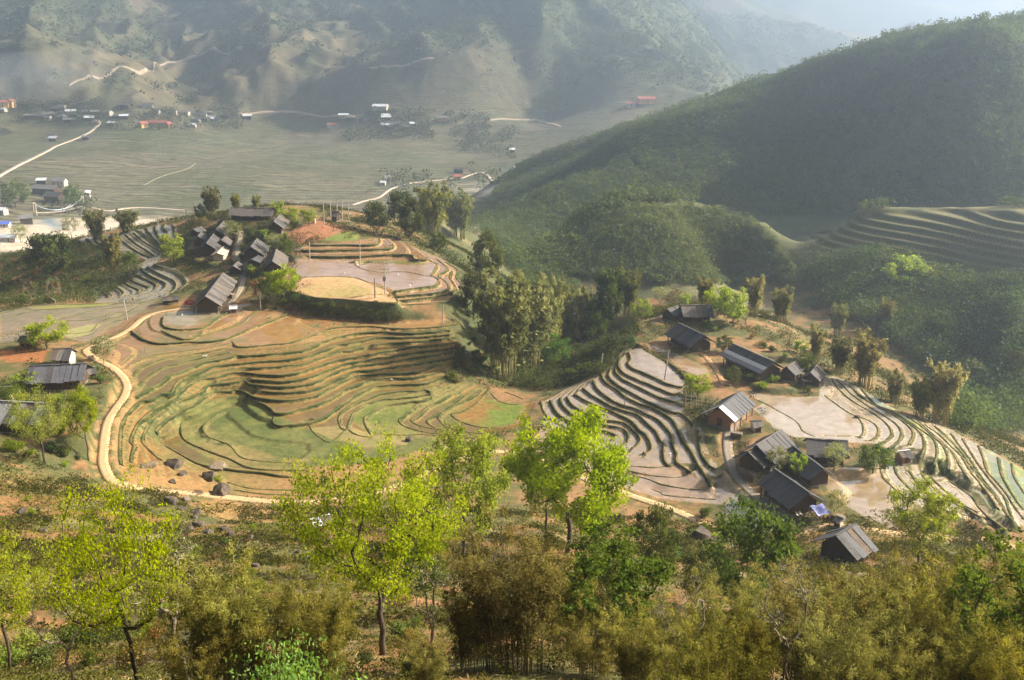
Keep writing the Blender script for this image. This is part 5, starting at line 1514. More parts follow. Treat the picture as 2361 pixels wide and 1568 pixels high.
# leafy shrub close to the camera
near_sh = S_("broad_leaf_shrub", seed=61, mat=m_leaf("fresh_leaf", (.10, .22, .02), (.30, .46, .07), .45), h=2.2, w=3.2, leaves=5200, size=.095, stems=22)
plant(near_sh, 668, 1560, 1522, "bright broad leaved shrub at the very bottom of the picture", None, .3, .62, dist=12.5)

# ---- shrubs on banks, one by one
def scatter_px(poly, n, seed, kinds, hr, label, group, dmin=60):
    r = np.random.default_rng(seed); xs = [p[0] for p in poly]; ys = [p[1] for p in poly]; k = 0; tries = 0
    while k < n and tries < n * 40:
        tries += 1
        a, b = r.uniform(min(xs), max(xs)), r.uniform(min(ys), max(ys))
        if not inpoly(np.array(a), np.array(b), poly): continue
        p = on_ground(a, b, dmin=dmin)
        busht[kinds[k % len(kinds)]].put(tuple(p), r.uniform(*hr), label, group, None, r.uniform(.8, 1.3))
        k += 1
scatter_px([(600,690),(700,688),(900,705),(925,730),(1040,735),(860,742),(720,722),(600,712)], 36, 1, ['green','dark','rust','dark'], (.7,1.5), "low dark shrub on the steep bank under the dry field", "shrubs on the bank under the dry field")
scatter_px([(1060,790),(1110,770),(1140,860),(1100,890),(1020,880),(1030,840)], 20, 2, ['rust','green','dark'], (.9,2.0), "scrubby reddish shrub on the slope left of the ravine bamboo", "shrubs at the ends of the main stair")
scatter_px([(1200,880),(1300,850),(1400,790),(1460,770),(1480,790),(1390,850),(1250,905)], 24, 3, ['dark','green'], (1.0,2.4), "dark shrub in the shady ravine beside the right terraces", "shrubs in the ravine")
scatter_px([(0,600),(160,600),(230,640),(210,700),(0,705)], 26, 4, ['dark','rust','green'], (1.0,2.6), "dark shrub in the shady gully at the left", "shrubs in the left gully")
scatter_px([(520,530),(640,510),(680,560),(660,620),(600,640),(540,620)], 27, 5, ['green','lime','pale'], (.9,2.4), "garden shrub between the left village houses", "shrubs in the left village")
scatter_px([(1690,850),(1880,880),(1900,910),(1730,895)], 14, 6, ['green','lime','dark'], (.8,1.6), "green garden shrub on the bank above the wide right paddy", "shrubs above the wide right paddy")
scatter_px([(20,880),(230,830),(240,900),(150,1000),(200,1080),(30,1080),(0,1000)], 24, 7, ['green','lime','pale'], (.8,2.0), "garden shrub among the roofs left of the pale path", "shrubs left of the pale path")
scatter_px([(420,1160),(700,1190),(1000,1240),(1250,1290),(1250,1400),(950,1450),(450,1400),(250,1300),(60,1250),(40,1130)], 36, 8, ['green','rust','lime'], (.4,1.0), "small shrub on the red foreground slope", "shrubs on the foreground slope", 30)
scatter_px([(0,1270),(150,1290),(420,1400),(440,1560),(0,1560)], 27, 12, ['green','rust','lime','dark'], (.5, 1.3), "weedy shrub under the airy trees at lower left", "shrubs under the airy trees at lower left", 24)
scatter_px([(780,1400),(1000,1400),(960,1560),(800,1560)], 10, 13, ['green','rust','dark'], (.5, 1.2), "weedy shrub at the foot of the forked tree", "shrubs at the foot of the forked tree", 24)
scatter_px([(1540,730),(1700,760),(1880,850),(1860,880),(1720,790),(1560,745)], 15, 9, ['green','lime','rust'], (.6,1.4), "small shrub along the field banks of the right hill crest", "shrubs on the right hill crest")
scatter_px([(1480,1180),(1600,1170),(1760,1270),(1700,1330),(1500,1290)], 14, 10, ['green','dark','lime'], (.8,1.8), "shrub around the dark rock pile below the lower pond", "shrubs round the dark rock pile", 40)

# ================================================================== GROUND COVER AND WOODS (nobody could count these)
def forest(name, label, P, hs, ws, quads, qsize, mat, seed):
    r = np.random.default_rng(seed)
    n = len(P)
    k = np.repeat(np.arange(n), quads)
    d = r.normal(size=(n * quads, 3)); d /= np.linalg.norm(d, axis=1)[:, None]
    d *= (r.uniform(.45, 1, n * quads) ** .5)[:, None]
    C = P[k] + d * np.stack([ws[k] / 2, ws[k] / 2, hs[k] * .45], 1) + np.stack([0 * hs[k], 0 * hs[k], hs[k] * .5], 1)
    V, Fq = leaf_quads(C, 1.0, r, aspect=.8)
    Cq = np.repeat(C, 4, 0)
    V = Cq + (V - Cq) * np.repeat(qsize * np.clip(hs[k] / hs.mean(), .6, 1.35), 4)[:, None]
    tt = np.clip(.55 * r.uniform(0, 1, n) + .45 * sstep(.3, .7, fbm(P[:, 0], P[:, 1], 55, 4, seed)) , 0, 1)
    hs = hs * (.75 + .5 * fbm(P[:, 0], P[:, 1], 35, 3, seed + 3)); ws = ws * (.75 + .5 * fbm(P[:, 0], P[:, 1], 35, 3, seed + 3))
    t = np.clip(.65 * tt[k] + .35 * r.uniform(0, 1, n * quads), 0, 1)
    o = link(name, mesh(name, V, Fq, (mat,), False, tint=np.repeat(t, 4)))
    return tag(o, kind='stuff')
def sample_px(poly, n, seed, dmin, dmax=3000.0, fn=None):
    """random ground points inside a traced outline, seen from the camera, thinned evenly over the ground"""
    r = np.random.default_rng(seed); xs = [p[0] for p in poly]; ys = [p[1] for p in poly]
    out = []
    while len(out) < n:
        a, b = r.uniform(min(xs), max(xs), 400), r.uniform(min(ys), max(ys), 400)
        m = inpoly(a, b, poly)
        for u, v in zip(a[m], b[m]): out.append((u, v))
    out = out[:n]
    # vectorised march
    s = dmin * (dmax / dmin) ** np.linspace(0, 1, 420)
    D = np.array([ray(*q) for q in out]); D /= np.hypot(D[:, 0], D[:, 1])[:, None]
    Pm = D[:, None, :] * s[None, :, None]
    g = hgt(Pm[..., 0], Pm[..., 1]) - Pm[..., 2]
    k = np.argmax(g > 0, 1)
    ok = g[np.arange(len(out)), k] > 0
    k0 = np.maximum(k - 1, 0); i = np.arange(len(out))
    g0, g1 = g[i, k0], g[i, k]
    t = np.clip(-g0 / (g1 - g0 + 1e-9), 0, 1)
    dd = s[k0] + (s[k] - s[k0]) * t
    P = D * dd[:, None]
    P = P[ok]; P[:, 2] = hgt(P[:, 0], P[:, 1])
    return P
def wood_px(poly, n, seed, h, dmin, mat, quads=12, q=1.0, name="forest", wr=1.0):
    P = sample_px(poly, n, seed, dmin)
    r = np.random.default_rng(seed + 500)
    hs = h * r.lognormal(0, .28, len(P)); ws = hs * r.uniform(.9, 1.35, len(P)) * wr
    return forest(name, '', P, hs, ws, quads, q, mat, seed)
# spur on the right
wood_px([(1120,470),(1190,380),(1300,335),(1500,262),(1700,188),(1900,118),(2100,48),(2361,10),(2390,480),(2140,470),(1830,500),(1760,490),(1640,470),(1450,465),(1300,560),(1200,620),(1110,560)], 19000, 101, 3.2, 300, LF['bush'], 18, .85)
wood_px([(1180,600),(1300,540),(1450,475),(1640,482),(1740,510),(1830,610),(1830,655),(1700,660),(1500,655),(1350,640),(1250,640)], 5600, 102, 2.4, 250, LF['bush'], 26, .55)
wood_px([(1840,640),(1960,590),(2090,600),(2140,650),(2361,665),(2361,1000),(2200,990),(2210,880),(2100,830),(2000,760),(1900,700)], 900, 103, 6.0, 200, LF['forest'], 90, .6)
wood_px([(1840,640),(1960,590),(2090,600),(2140,650),(2361,665),(2361,1000),(2200,990),(2210,880),(2100,830),(2000,760),(1900,700)], 1000, 113, 5.0, 200, LF['dark'], 70, .55)
wood_px([(1950,640),(2100,600),(2200,690),(2120,760),(1980,740)], 260, 104, 5.0, 200, LF['bamboo'], 80, .5)
wood_px([(1000,500),(1110,480),(1200,620),(1330,660),(1330,740),(1230,680),(1120,560)], 700, 105, 3.0, 250, LF['forest'], 36, .5)
wood_px([(0,590),(90,570),(180,560),(330,610),(300,650),(215,700),(0,705)], 1100, 107, 1.5, 200, LF['dark'], 34, .34, "scrub", 1.3)  # gully scrub; dark leaf puts the gully's shade into its colour
wood_px([(1170,890),(1230,860),(1300,840),(1400,780),(1470,765),(1400,860),(1260,905)], 700, 108, 1.6, 150, LF['dark'], 34, .32, "scrub", 1.3)  # ravine scrub; shade of the ravine painted in by the dark leaf
wood_px([(1180,760),(1340,700),(1380,760),(1400,780),(1300,850),(1200,880)], 600, 109, 2.2, 180, LF['dark'], 44, .36, "scrub", 1.3)  # more ravine scrub, same shade held in the leaf colour
wood_px([(610,698),(700,700),(900,720),(930,737),(860,742),(720,728)], 700, 110, .7, 150, LF['weed'], 28, .2, "scrub", 1.5)
# mountain woods and scattered valley trees
rr = np.random.default_rng(5)
jj, ii = np.nonzero(((WOOD * MOUNT > .45) & (rr.uniform(size=WOOD.shape) < .36)) | ((MOUNT > .15) & (rr.uniform(size=WOOD.shape) < .05 * sstep(.46, .6, fbm(WX, WY, 38, 4, 83)))))
Pm = np.stack([WX[jj, ii] + rr.uniform(-4, 4, len(jj)), WY[jj, ii] + rr.uniform(-4, 4, len(jj)), WH[jj, ii]], 1)
pxm, pym = project(Pm + np.array((0, 0, 5)))
vis = (pxm > -60) & (pxm < 2420) & (pym > -40) & (pym < 420)
Pm = Pm[vis]
hs = 6 * rr.lognormal(0, .35, len(Pm))
forest("forest", '', Pm, hs, hs * rr.uniform(.9, 1.3, len(Pm)), 9, 2.7, LF['mount'], 77)
vt = np.vstack([sample_px(pl, n, 106 + i, 600) for i, (pl, n) in enumerate((([(0,232),(560,240),(560,300),(240,300),(0,280)], 700), ([(740,255),(1000,255),(1000,325),(800,330)], 320), ([(1020,262),(1190,270),(1190,370),(1060,350)], 300),
                                                          ([(880,395),(1180,385),(1180,440),(900,440)], 120), ([(0,425),(220,440),(200,500),(0,500)], 110)))])
vt = vt[fbm(vt[:, 0], vt[:, 1], 60, 3, 12) > .47]
hv = 6.5 * rr.lognormal(0, .35, len(vt))
forest("grove", '', vt, hv, hv * 1.15, 16, 1.9, LF['mount'], 78)
# grass on risers and bunds
rj, ri = np.nonzero(riser > .5)
sel = rr.uniform(size=len(rj)) < .10
rj, ri = rj[sel], ri[sel]
Pg = np.stack([GX[rj, ri], GY[rj, ri], H[rj, ri]], 1) + np.stack([rr.uniform(-.2, .2, len(rj)), rr.uniform(-.2, .2, len(rj)), rr.uniform(-.04, .06, len(rj))], 1)
bl = np.vstack([p3[::2] for z, p3 in L3 if z != 'c']); bl = bl + np.stack([rr.normal(0, .12, len(bl)), rr.normal(0, .12, len(bl)), rr.uniform(.1, .22, len(bl))], 1)
hb = hgt(bl[:, 0], bl[:, 1]); bl[:, 2] = np.maximum(bl[:, 2], hb + .08)
def grass(name, P, size, mat, seed, aspect=.55, droop=0.0):
    r = np.random.default_rng(seed)
    o = link(name, leaf_mesh(name, P, size, r, mat, tint=.5 + .9 * (fbm(P[:, 0], P[:, 1], 5, 3, seed) - .5), aspect=aspect, droop=droop, up=.0))
    return tag(o, kind='stuff')
grass("bank_grass", np.vstack([Pg, bl]), .2, LF['grass'], 7)
# rough grass and weeds on the foreground slope and other dry ground
gx_r = rr.uniform(-75, 75, 150000); gy_r = 10 + 135 * rr.uniform(0, 1, 150000) ** .8
kk = np.abs(gx_r) < gy_r * .58 + 4
gx_r, gy_r = gx_r[kk], gy_r[kk]
pat = fbm(gx_r, gy_r, 7, 4, 15)
kk = (rr.uniform(size=len(gx_r)) < sstep(.40, .60, pat))
gp = np.stack([gx_r[kk], gy_r[kk], hgt(gx_r[kk], gy_r[kk]) + .08], 1)
near = gp[:, 1] < 60
grass("grass", gp[near], .30, LF['grass'], 8, aspect=.16)
grass("grass", gp[~near], .42, LF['grass'], 9, aspect=.5)
kk = (rr.uniform(size=len(gx_r)) < sstep(.62, .45, pat) * .25) | ((gy_r < 45) & (rr.uniform(size=len(gx_r)) < .5))
gp = np.stack([gx_r[kk], gy_r[kk], hgt(gx_r[kk], gy_r[kk]) + .1], 1)
grass("dry_grass", gp, .36, LF['straw'], 10, aspect=.12)
kk = rr.uniform(size=len(gx_r)) < .9 * sstep(.48, .66, fbm(gx_r, gy_r, 5, 4, 19)) * (gy_r > 50)
gp = np.stack([gx_r[kk], gy_r[kk], hgt(gx_r[kk], gy_r[kk])], 1)
hs = .38 * rr.lognormal(0, .45, len(gp))
forest("weeds", '', gp, hs, hs * 1.9, 9, .2, LF['weed'], 80)
kk = rr.uniform(size=len(gx_r)) < .8 * sstep(.42, .58, fbm(gx_r, gy_r, 3.5, 4, 23)) * (gy_r <= 52)
gp = np.stack([gx_r[kk], gy_r[kk], hgt(gx_r[kk], gy_r[kk])], 1)
hs = .34 * rr.lognormal(0, .45, len(gp))
forest("weeds", '', gp, hs, hs * 1.7, 26, .085, LF['weed'], 81)
# weeds creeping over the path edges
pe = []
for nm_, p3_, w__, mk_ in PATHS:
    t = np.gradient(p3_[:, :2], axis=0); t /= np.linalg.norm(t, axis=1)[:, None] + 1e-9
    nn_ = np.stack([-t[:, 1], t[:, 0]], 1)
    for s_ in (-1, 1):
        n = len(p3_) * 9
        i = rr.integers(0, len(p3_), n)
        keep = fbm(p3_[i, 0] + 40 * s_, p3_[i, 1], 4, 3, 29) > .47
        i = i[keep]
        o_ = s_ * (w__ / 2 + rr.normal(.12, .16, len(i)))
        xy = p3_[i, :2] + nn_[i] * o_[:, None] + rr.normal(0, .2, (len(i), 2))
        pe.append(np.column_stack([xy, hgt(xy[:, 0], xy[:, 1]) + .07]))
grass("verge_grass", np.vstack(pe), .2, LF['grass'], 31, aspect=.5)
# scrub on the unterraced parts of the fine ground
ju, iu = np.nonzero((unt > .6) & (pathmask < .1) & (gH > .12) & (GY > 165) & (rr.uniform(size=unt.shape) < .16 * sstep(.40, .58, nA)))
ps = np.stack([GX[ju, iu], GY[ju, iu], H[ju, iu]], 1)
hs = .8 * rr.lognormal(0, .35, len(ps))
forest("scrub", '', ps, hs, hs * 1.8, 14, .26, LF['weed'], 79)

# mounded bunds along every field edge; on a step the bund's outer face is the earth wall down to the next field
def bunds():
    Vs, Fs, Cs, off = [], [], [], 0
    gy2, gx2 = np.gradient(blur(HS, 4), FS)
    tufts = []
    lev = {zn: sorted({round(l[1][0], 3) for l in LIN if l[0] == zn}, reverse=True) for zn in ZONES}
    for (zone, p3), (z_, (z1, z2), pts_, w_) in zip(L3, LIN):
        if zone == 'c': continue
        p = p3[::2] if len(p3) > 8 else p3
        t = np.gradient(p[:, :2], axis=0); t /= np.linalg.norm(t, axis=1)[:, None] + 1e-9
        nrm = np.stack([-t[:, 1], t[:, 0]], 1)
        drop = 0.0
        if zone in ZONES:
            k = lev[zone].index(round(z1, 3))
            drop = lev[zone][k] - lev[zone][k + 1] if k + 1 < len(lev[zone]) else .5
            g = np.stack([upsample(fx, fy, gx2, p[:, 0], p[:, 1]), upsample(fx, fy, gy2, p[:, 0], p[:, 1])], 1)
            if (nrm * g).sum() > 0: nrm = -nrm
        wv = .8 + .7 * (fbm(p[:, 0], p[:, 1], 2.0, 3, 5) - .5)
        hv = .8 + .9 * (fbm(p[:, 0], p[:, 1], 1.1, 3, 8) - .5)
        rows = []
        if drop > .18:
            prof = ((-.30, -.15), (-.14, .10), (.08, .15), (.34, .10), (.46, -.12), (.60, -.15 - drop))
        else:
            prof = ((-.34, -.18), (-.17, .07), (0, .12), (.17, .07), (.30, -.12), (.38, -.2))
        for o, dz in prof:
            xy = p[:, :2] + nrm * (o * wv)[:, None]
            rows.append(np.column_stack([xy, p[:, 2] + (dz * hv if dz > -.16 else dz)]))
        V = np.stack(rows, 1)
        k = fbm(V[..., 0], V[..., 1] + V[..., 2] * 3, 2.2, 4, 6)
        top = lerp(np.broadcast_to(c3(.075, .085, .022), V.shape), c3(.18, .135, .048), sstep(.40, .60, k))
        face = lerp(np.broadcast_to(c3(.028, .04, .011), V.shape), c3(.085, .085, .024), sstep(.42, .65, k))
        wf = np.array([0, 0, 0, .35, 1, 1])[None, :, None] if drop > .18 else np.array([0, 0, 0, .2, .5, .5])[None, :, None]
        C = top * (1 - wf) + face * wf
        if drop > .18:
            n = int(len(p) * (2.2 + 5.0 * drop))
            i = rr.integers(0, len(p), n); u = rr.uniform(-.1, 1, n) ** 1
            tufts.append(V[i, 4] * (1 - u)[:, None] + V[i, 5] * u[:, None] + rr.normal(0, .05, (n, 3)))
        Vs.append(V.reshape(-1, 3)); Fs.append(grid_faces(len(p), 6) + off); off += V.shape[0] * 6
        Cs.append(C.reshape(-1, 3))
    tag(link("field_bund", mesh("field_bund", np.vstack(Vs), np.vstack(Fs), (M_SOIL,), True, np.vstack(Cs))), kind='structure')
    grass("bank_weeds", np.vstack(tufts), .24, LF['weed'], 17, aspect=.7)
bunds()
# ================================================================== HOUSES
RM = {'dark': m_rough("black_weathered_roof", (.035, .034, .036), (.075, .07, .068), .8, .8, (.12, .11, .10), 5, stretch=(1, 3, 1)),
      'slate': m_rough("grey_slate", (.04, .04, .043), (.07, .07, .073), .7, .75, (.11, .107, .105), 6),
      'wood_long': m_rough("grey_board_roof", (.13, .11, .095), (.24, .205, .175), .9, .9, (.08, .07, .062), 3, stretch=(3, .6, 1)),
      'stripe': m_rough("striped_sheet_roof", (.10, .10, .115), (.17, .165, .175), .9, .75, (.07, .07, .08), 4, stretch=(3, .5, 1)),
      'greyboard': m_rough("grey_boards", (.19, .165, .14), (.28, .25, .215), 1.0, .9, (.10, .09, .08), 4, stretch=(3, .6, 1)),
      'paleslate': m_rough("pale_grey_roof", (.26, .25, .24), (.36, .345, .33), .5, .85, (.18, .175, .17), 4),
      'white': m_rough("white_sheet_metal", (.62, .62, .62), (.74, .73, .71), 1.2, .5, (.5, .47, .42), 5),
      'pale': m_rough("sandy_sheet", (.50, .40, .28), (.60, .50, .38), 1.2, .8),
      'thatch': m_rough("old_thatch", (.14, .105, .07), (.24, .185, .125), 2.5, .98, (.09, .07, .05), 9, bmp=.8)}
RM['old1'] = m_rough('rain_worn_sheet', (.07, .066, .063), (.125, .117, .11), 1.1, .85, (.045, .042, .04), 5)
RM['old2'] = m_rough('brown_patched_board', (.13, .095, .065), (.20, .155, .11), 1.5, .9, (.08, .06, .045), 5)
RM['band'] = RM['dark']; RM['panel'] = RM['slate']
W_WOOD = m_rough("dark_wood_wall", (.045, .03, .02), (.11, .07, .04), 1.6, .9, (.07, .045, .03), 6, stretch=(5, 5, .7))
W_ORANGE = m_rough("orange_earth_wall", (.26, .135, .065), (.34, .19, .095), 1.0, .95)
W_PALE = m_rough("pale_plaster_wall", (.62, .50, .36), (.52, .42, .30), 1.0, .95)
W_DOOR = m_rough("door_wood", (.06, .035, .02), (.10, .06, .035), 2, .8, stretch=(6, 6, .6))
W_GLASS = m_rough("dark_window", (.02, .022, .025), (.04, .04, .045), 2, .25, bmp=0)
W_FRAME = m_rough("frame_wood", (.22, .14, .08), (.28, .18, .10), 2, .8)
W_STONE = m_rough("plinth_stone", (.22, .18, .14), (.32, .27, .21), 2, .95)
WALLS = {'panel': W_ORANGE, 'greyboard': W_PALE, 'white': W_ORANGE, 'pale': W_PALE, 'thatch': W_WOOD}
def house(A, B, zg, W, hw, rise, sty, name, label, cat, group=None, simple=False, wallm=None, roofm=None):
    c = (A + B) / 2
    Lr = math.hypot(B[0] - A[0], B[1] - A[1])
    ang = math.atan2(B[1] - A[1], B[0] - A[0])
    # local -y side turned towards the camera
    if math.cos(ang) < 0: ang += math.pi
    t = thing(name, label, cat, (c[0], c[1], zg), ang, group)
    over = .85 if W > 4 else .3
    ov2 = .95 if Lr > 5 else .3
    x, y = Lr / 2 - ov2, W / 2 - over
    zt = hw + rise
    k = rise / (W / 2)
    wall = MB()
    if sty == 'thatch':                                    # open shelter: posts only
        for sx in (-1, 1):
            for sy in (-1, 1):
                MB().box((sx * x * .95, sy * y * .9, (hw) / 2 - .2), (.16, .16, hw + .5)).build("post", W_WOOD, t)
        if Lr > 3: MB().box((0, y * .8, hw * .45), (x * 1.8, .07, hw * .8)).build("wall", W_WOOD, t)
    else:
        e = hw + over * k * .0
        V = [(sx * x, sy * y, z) for z in (-1.2, e) for sy in (-1, 1) for sx in (-1, 1)] + [(-x, 0, e + y * k), (x, 0, e + y * k)]
        wall.add(V, [(0, 2, 3, 1), (0, 1, 5, 4), (2, 6, 7, 3), (0, 4, 8, 6, 2), (1, 3, 7, 9, 5), (4, 5, 9, 8), (6, 8, 9, 7)])
        wall.build("wall", wallm or WALLS.get(sty, W_WOOD), t)
        if not simple: MB().box((0, 0, -.5), (2 * x + .25, 2 * y + .25, 1.3)).build("plinth", W_STONE, t)
    # roof: two slabs with sheet joints
    rf = MB()
    n = max(2, int(Lr / 1.15))
    sl = math.atan2(rise, W / 2)
    slen = math.hypot(W / 2, rise) + over * .4
    e0 = hw - over * k + .02
    th = .09 if sty != 'thatch' else .22
    r = random.Random(int(abs(c[0]) * 100))
    for sy in (-1, 1):
        Mx = Matrix.Rotation(-sy * sl, 3, 'X')
        for i in range(n):
            w_ = Lr / n
            xc = -Lr / 2 + (i + .5) * w_
            dl = r.uniform(-.22, .22) if not simple else 0
            s_ = slen + dl
            mid_ = Vector((xc, sy * (math.cos(sl) * s_ / 2), zt - math.sin(sl) * s_ / 2 + .06 + r.uniform(-.015, .015)))
            rf.m = r.choices((0, 1, 2), (7, 2, 1))[0] if not simple else 0
            jit = Matrix.Rotation(r.uniform(-.03, .03), 3, 'X') @ Matrix.Rotation(r.uniform(-.02, .02), 3, 'Z') if not simple else Matrix.Identity(3)
            rf.box(mid_ - Vector((0, 0, .14 * (1 - (2 * xc / Lr) ** 2) if not simple else 0)), (w_ - .03, s_, th), Mx @ jit)
            if not simple and i:
                rf.box(mid_ + Vector((-w_ / 2, 0, .05 - .14 * (1 - (2 * xc / Lr) ** 2))), (.07, s_ * .99, .07), Mx)
    rf.build("roof", (roofm or RM[sty]) if simple else (RM[sty], RM["old1"], RM["old2"]), t)
    if not simple:
        MB().box((0, 0, zt + .12), (Lr + .1, .34, .07)).build("ridge_cap", RM['greyboard'] if sty in ('dark', 'band', 'wood_long') else (roofm or RM[sty]), t)
    if sty == 'band':
        Mx = Matrix.Rotation(sl, 3, 'X')
        for f, ww, mt in ((.62, 1.0, RM['white']), (.86, 1.1, RM['paleslate'])):
            p = Vector((0, -math.cos(sl) * slen * f, zt - math.sin(sl) * slen * f + .2))
            b = MB(); b.box(p, (Lr * .98, ww, .05), Mx); b.build("roof_sheet", mt, t)
    if sty == 'panel':
        for sy, mt in ((-1, RM['white']), (1, RM['paleslate'])):
            Mx = Matrix.Rotation(-sy * sl, 3, 'X')
            p = Vector((-Lr / 2 + .8, sy * math.cos(sl) * slen * .52, zt - math.sin(sl) * slen * .52 + .2))
            b = MB(); b.box(p, (1.7, slen * .98, .05), Mx); b.build("roof_sheet", mt, t)
    if sty == 'thatch' or (simple and Lr < 6): return t
    # doors, windows, eave posts on the long side that faces the camera, one on the gable
    MB().box((x * .1, -y - .03, hw * .42), (1.0, .08, hw * .84)).build("door", W_DOOR, t)
    for f in (-.6, .62):
        if Lr * abs(f) * .5 > 1.2:
            fr = MB().box((x * f, -y - .02, hw * .55), (.9, .07, .8)).build("window", W_FRAME, t)
            MB().box((x * f, -y - .045, hw * .55), (.74, .05, .64)).build("pane", W_GLASS, fr)
    if not simple and W > 5:
        for f in (-.97, -.33, .33, .97):
            MB().box((x * f, -W / 2 + .12, (e0 + .1) / 2 - .3), (.14, .14, e0 + .6)).build("post", W_WOOD, t)
        sx = -1 if math.cos(ang) * 0 + math.sin(ang) > 0 else 1
        MB().box((sx * (x + .03), 0, hw * .42), (.08, .95, hw * .82)).build("door", W_DOOR, t)
    return t
CATS = {'longhouse': 'house', 'annex': 'house', 'lean_to': 'shelter'}
for (w_, a, b, W, hw, rise, sty, nm, lab), (A, B, zg) in zip(HS_SPEC, HPL):
    house(A, B, zg, W, hw, rise, sty, nm, lab, CATS.get(nm, nm))

# ---- far buildings on the valley floor
FR = {'grey': m_rough("far_grey_roof", (.16, .15, .145), (.24, .22, .21), .3, .9), 'dark': m_rough("far_dark_roof", (.08, .075, .075), (.12, .11, .11), .3, .9), 'red': m_rough("red_tile_roof", (.33, .09, .065), (.40, .13, .09), .5, .8),
      'white': m_rough("far_white_roof", (.72, .74, .78), (.80, .80, .80), .3, .5), 'blue': m_rough("blue_sheet", (.08, .13, .55), (.12, .18, .62), .5, .6)}
FW = {'yellow': m_rough("yellow_plaster", (.78, .52, .18), (.70, .45, .15), .3, .9), 'cream': m_rough("cream_plaster", (.62, .55, .45), (.54, .47, .38), .3, .9), 'wood': W_WOOD, 'orange': m_rough("orange_plaster", (.75, .45, .22), (.68, .40, .18), .3, .9)}
def far_house(x, y, wpx, depth, hw, rise, roof, wall, ang, name, label, cat="house", group=None):
    p = on_ground(x, y, dmin=560)
    d = math.hypot(p[0], p[1])
    Lr = wpx / F * d
    a = R(ang)
    dx = np.array((math.cos(a), math.sin(a), 0)) * Lr / 2
    house(p - dx, p + dx, p[2], depth, hw, rise, 'far', name, label, cat, group, simple=True, wallm=FW[wall], roofm=FR[roof])
RM['far'] = FR['grey']
far_house(8,247,26,14,7,3,'red','yellow',12,"building","yellow walled building with a dark red roof at the left edge of the valley")
far_house(27,246,14,12,8,2.5,'red','orange',70,"building","orange gabled building beside the yellow one at the left edge")
far_house(330,293,22,9,4.5,3,'red','yellow',65,"school","left wing of the red roofed yellow school")
far_house(363,290,42,9,4.5,3,'red','yellow',4,"school","long middle wing of the red roofed yellow school")
far_house(389,294,14,9,5,3,'red','orange',60,"school","right wing of the red roofed yellow school")
far_house(878,253,36,13,5,3,'white','cream',-14,"building","long bluish white roof above the middle valley houses")
far_house(1490,238,40,12,6,3,'red','orange',6,"building","orange building with a red roof on the far right knoll")
far_house(1455,247,22,10,5,2.5,'red','cream',-5,"building","low reddish building left of the orange one on the knoll")
far_house(793,271,24,9,4,2,'white','cream',-4,"house","white roofed house at the left of the middle valley houses")
far_house(768,293,26,8,4,2,'red','cream',2,"house","red roofed house at the edge of the paddies in the middle valley")
far_house(893,421,16,8,5,2.5,'grey','cream',15,"house","lone grey white house beside the thin valley road")
far_house(884,427,14,6,3,1.5,'white','cream',-8,"shed","white shed in front of the lone house beside the thin road")
far_house(110,448,60,12,6,3,'grey','wood',-18,"longhouse","long grey brown building among the riverside trees")
far_house(128,466,44,11,6,3.5,'dark','wood',-22,"longhouse","dark roofed building in front of the riverside longhouse")
far_house(138,428,32,10,5,3,'grey','cream',-4,"house","grey roofed house behind the riverside longhouse")
far_house(98,424,22,8,4,2,'white','wood',4,"house","cream roofed house left of the grey one by the river")
far_house(205,456,12,8,5,2,'white','cream',10,"house","small white gabled house right of the riverside trees")
far_house(6,495,22,8,4.5,2,'white','cream',-10,"tent","white tent like shed at the left edge by the river")
far_house(12,523,24,9,3,1.5,'blue','cream',10,"shelter","blue tarpaulin shelter at the left edge by the river")
far_house(22,556,34,9,3.5,1.8,'white','cream',8,"shed","long white shed on the river sand at the left")
far_house(62,516,28,8,5,2.6,'grey','wood',25,"hut","brown hut at the near end of the footbridge")
far_house(1055,415,20,9,4,2,'red','cream',8,"house","red roofed house beside the white sandbank")
far_house(1060,398,26,9,4,2,'dark','wood',-20,"house","dark roofed house above the red roofed one by the sandbank")
far_house(890,272,20,8,4,2,'white','cream',-6,"house","small white house right of the middle valley trees")
far_house(1022,278,26,9,4,2,'grey','orange',0,"house","grey house at the foot of the green slope")
far_house(1181,352,14,8,4,2,'white','wood',0,"house","small pale roofed house at the foot of the terraced spur")
far_house(124,325,20,8,4,2.5,'white','wood',-15,"house","white roofed house beside the broad dusty road")
far_house(118,316,14,8,4,2.5,'dark','wood',20,"house","dark house behind the white roofed one by the dusty road")
far_house(200,322,18,7,3.5,2,'grey','wood',-8,"house","grey house on the right side of the dusty road")
rv = random.Random(3)
for k in range(52):
    zx, zy = rv.choice(((120, 268), (150, 274), (260, 277), (480, 272), (480, 284), (510, 278), (300, 250), (770, 280), (820, 287), (860, 292), (930, 290), (60, 262), (200, 262), (420, 265)))
    x, y = zx + rv.gauss(0, 34), zy + rv.gauss(0, 6)
    if x < -5 or y < 240 or y > 300 or 318 < x < 400 and y > 280: continue
    far_house(x, y, rv.uniform(13, 26), rv.uniform(7, 9), rv.uniform(3, 4.5), rv.uniform(1.8, 2.6), rv.choice(('grey', 'dark', 'grey', 'dark', 'white')), rv.choice(('wood', 'cream', 'wood')), rv.uniform(-30, 30),
              "village_house", "small grey or pale roofed house in the hamlets along the far side of the valley", "house", "hamlet houses along the far side of the valley")

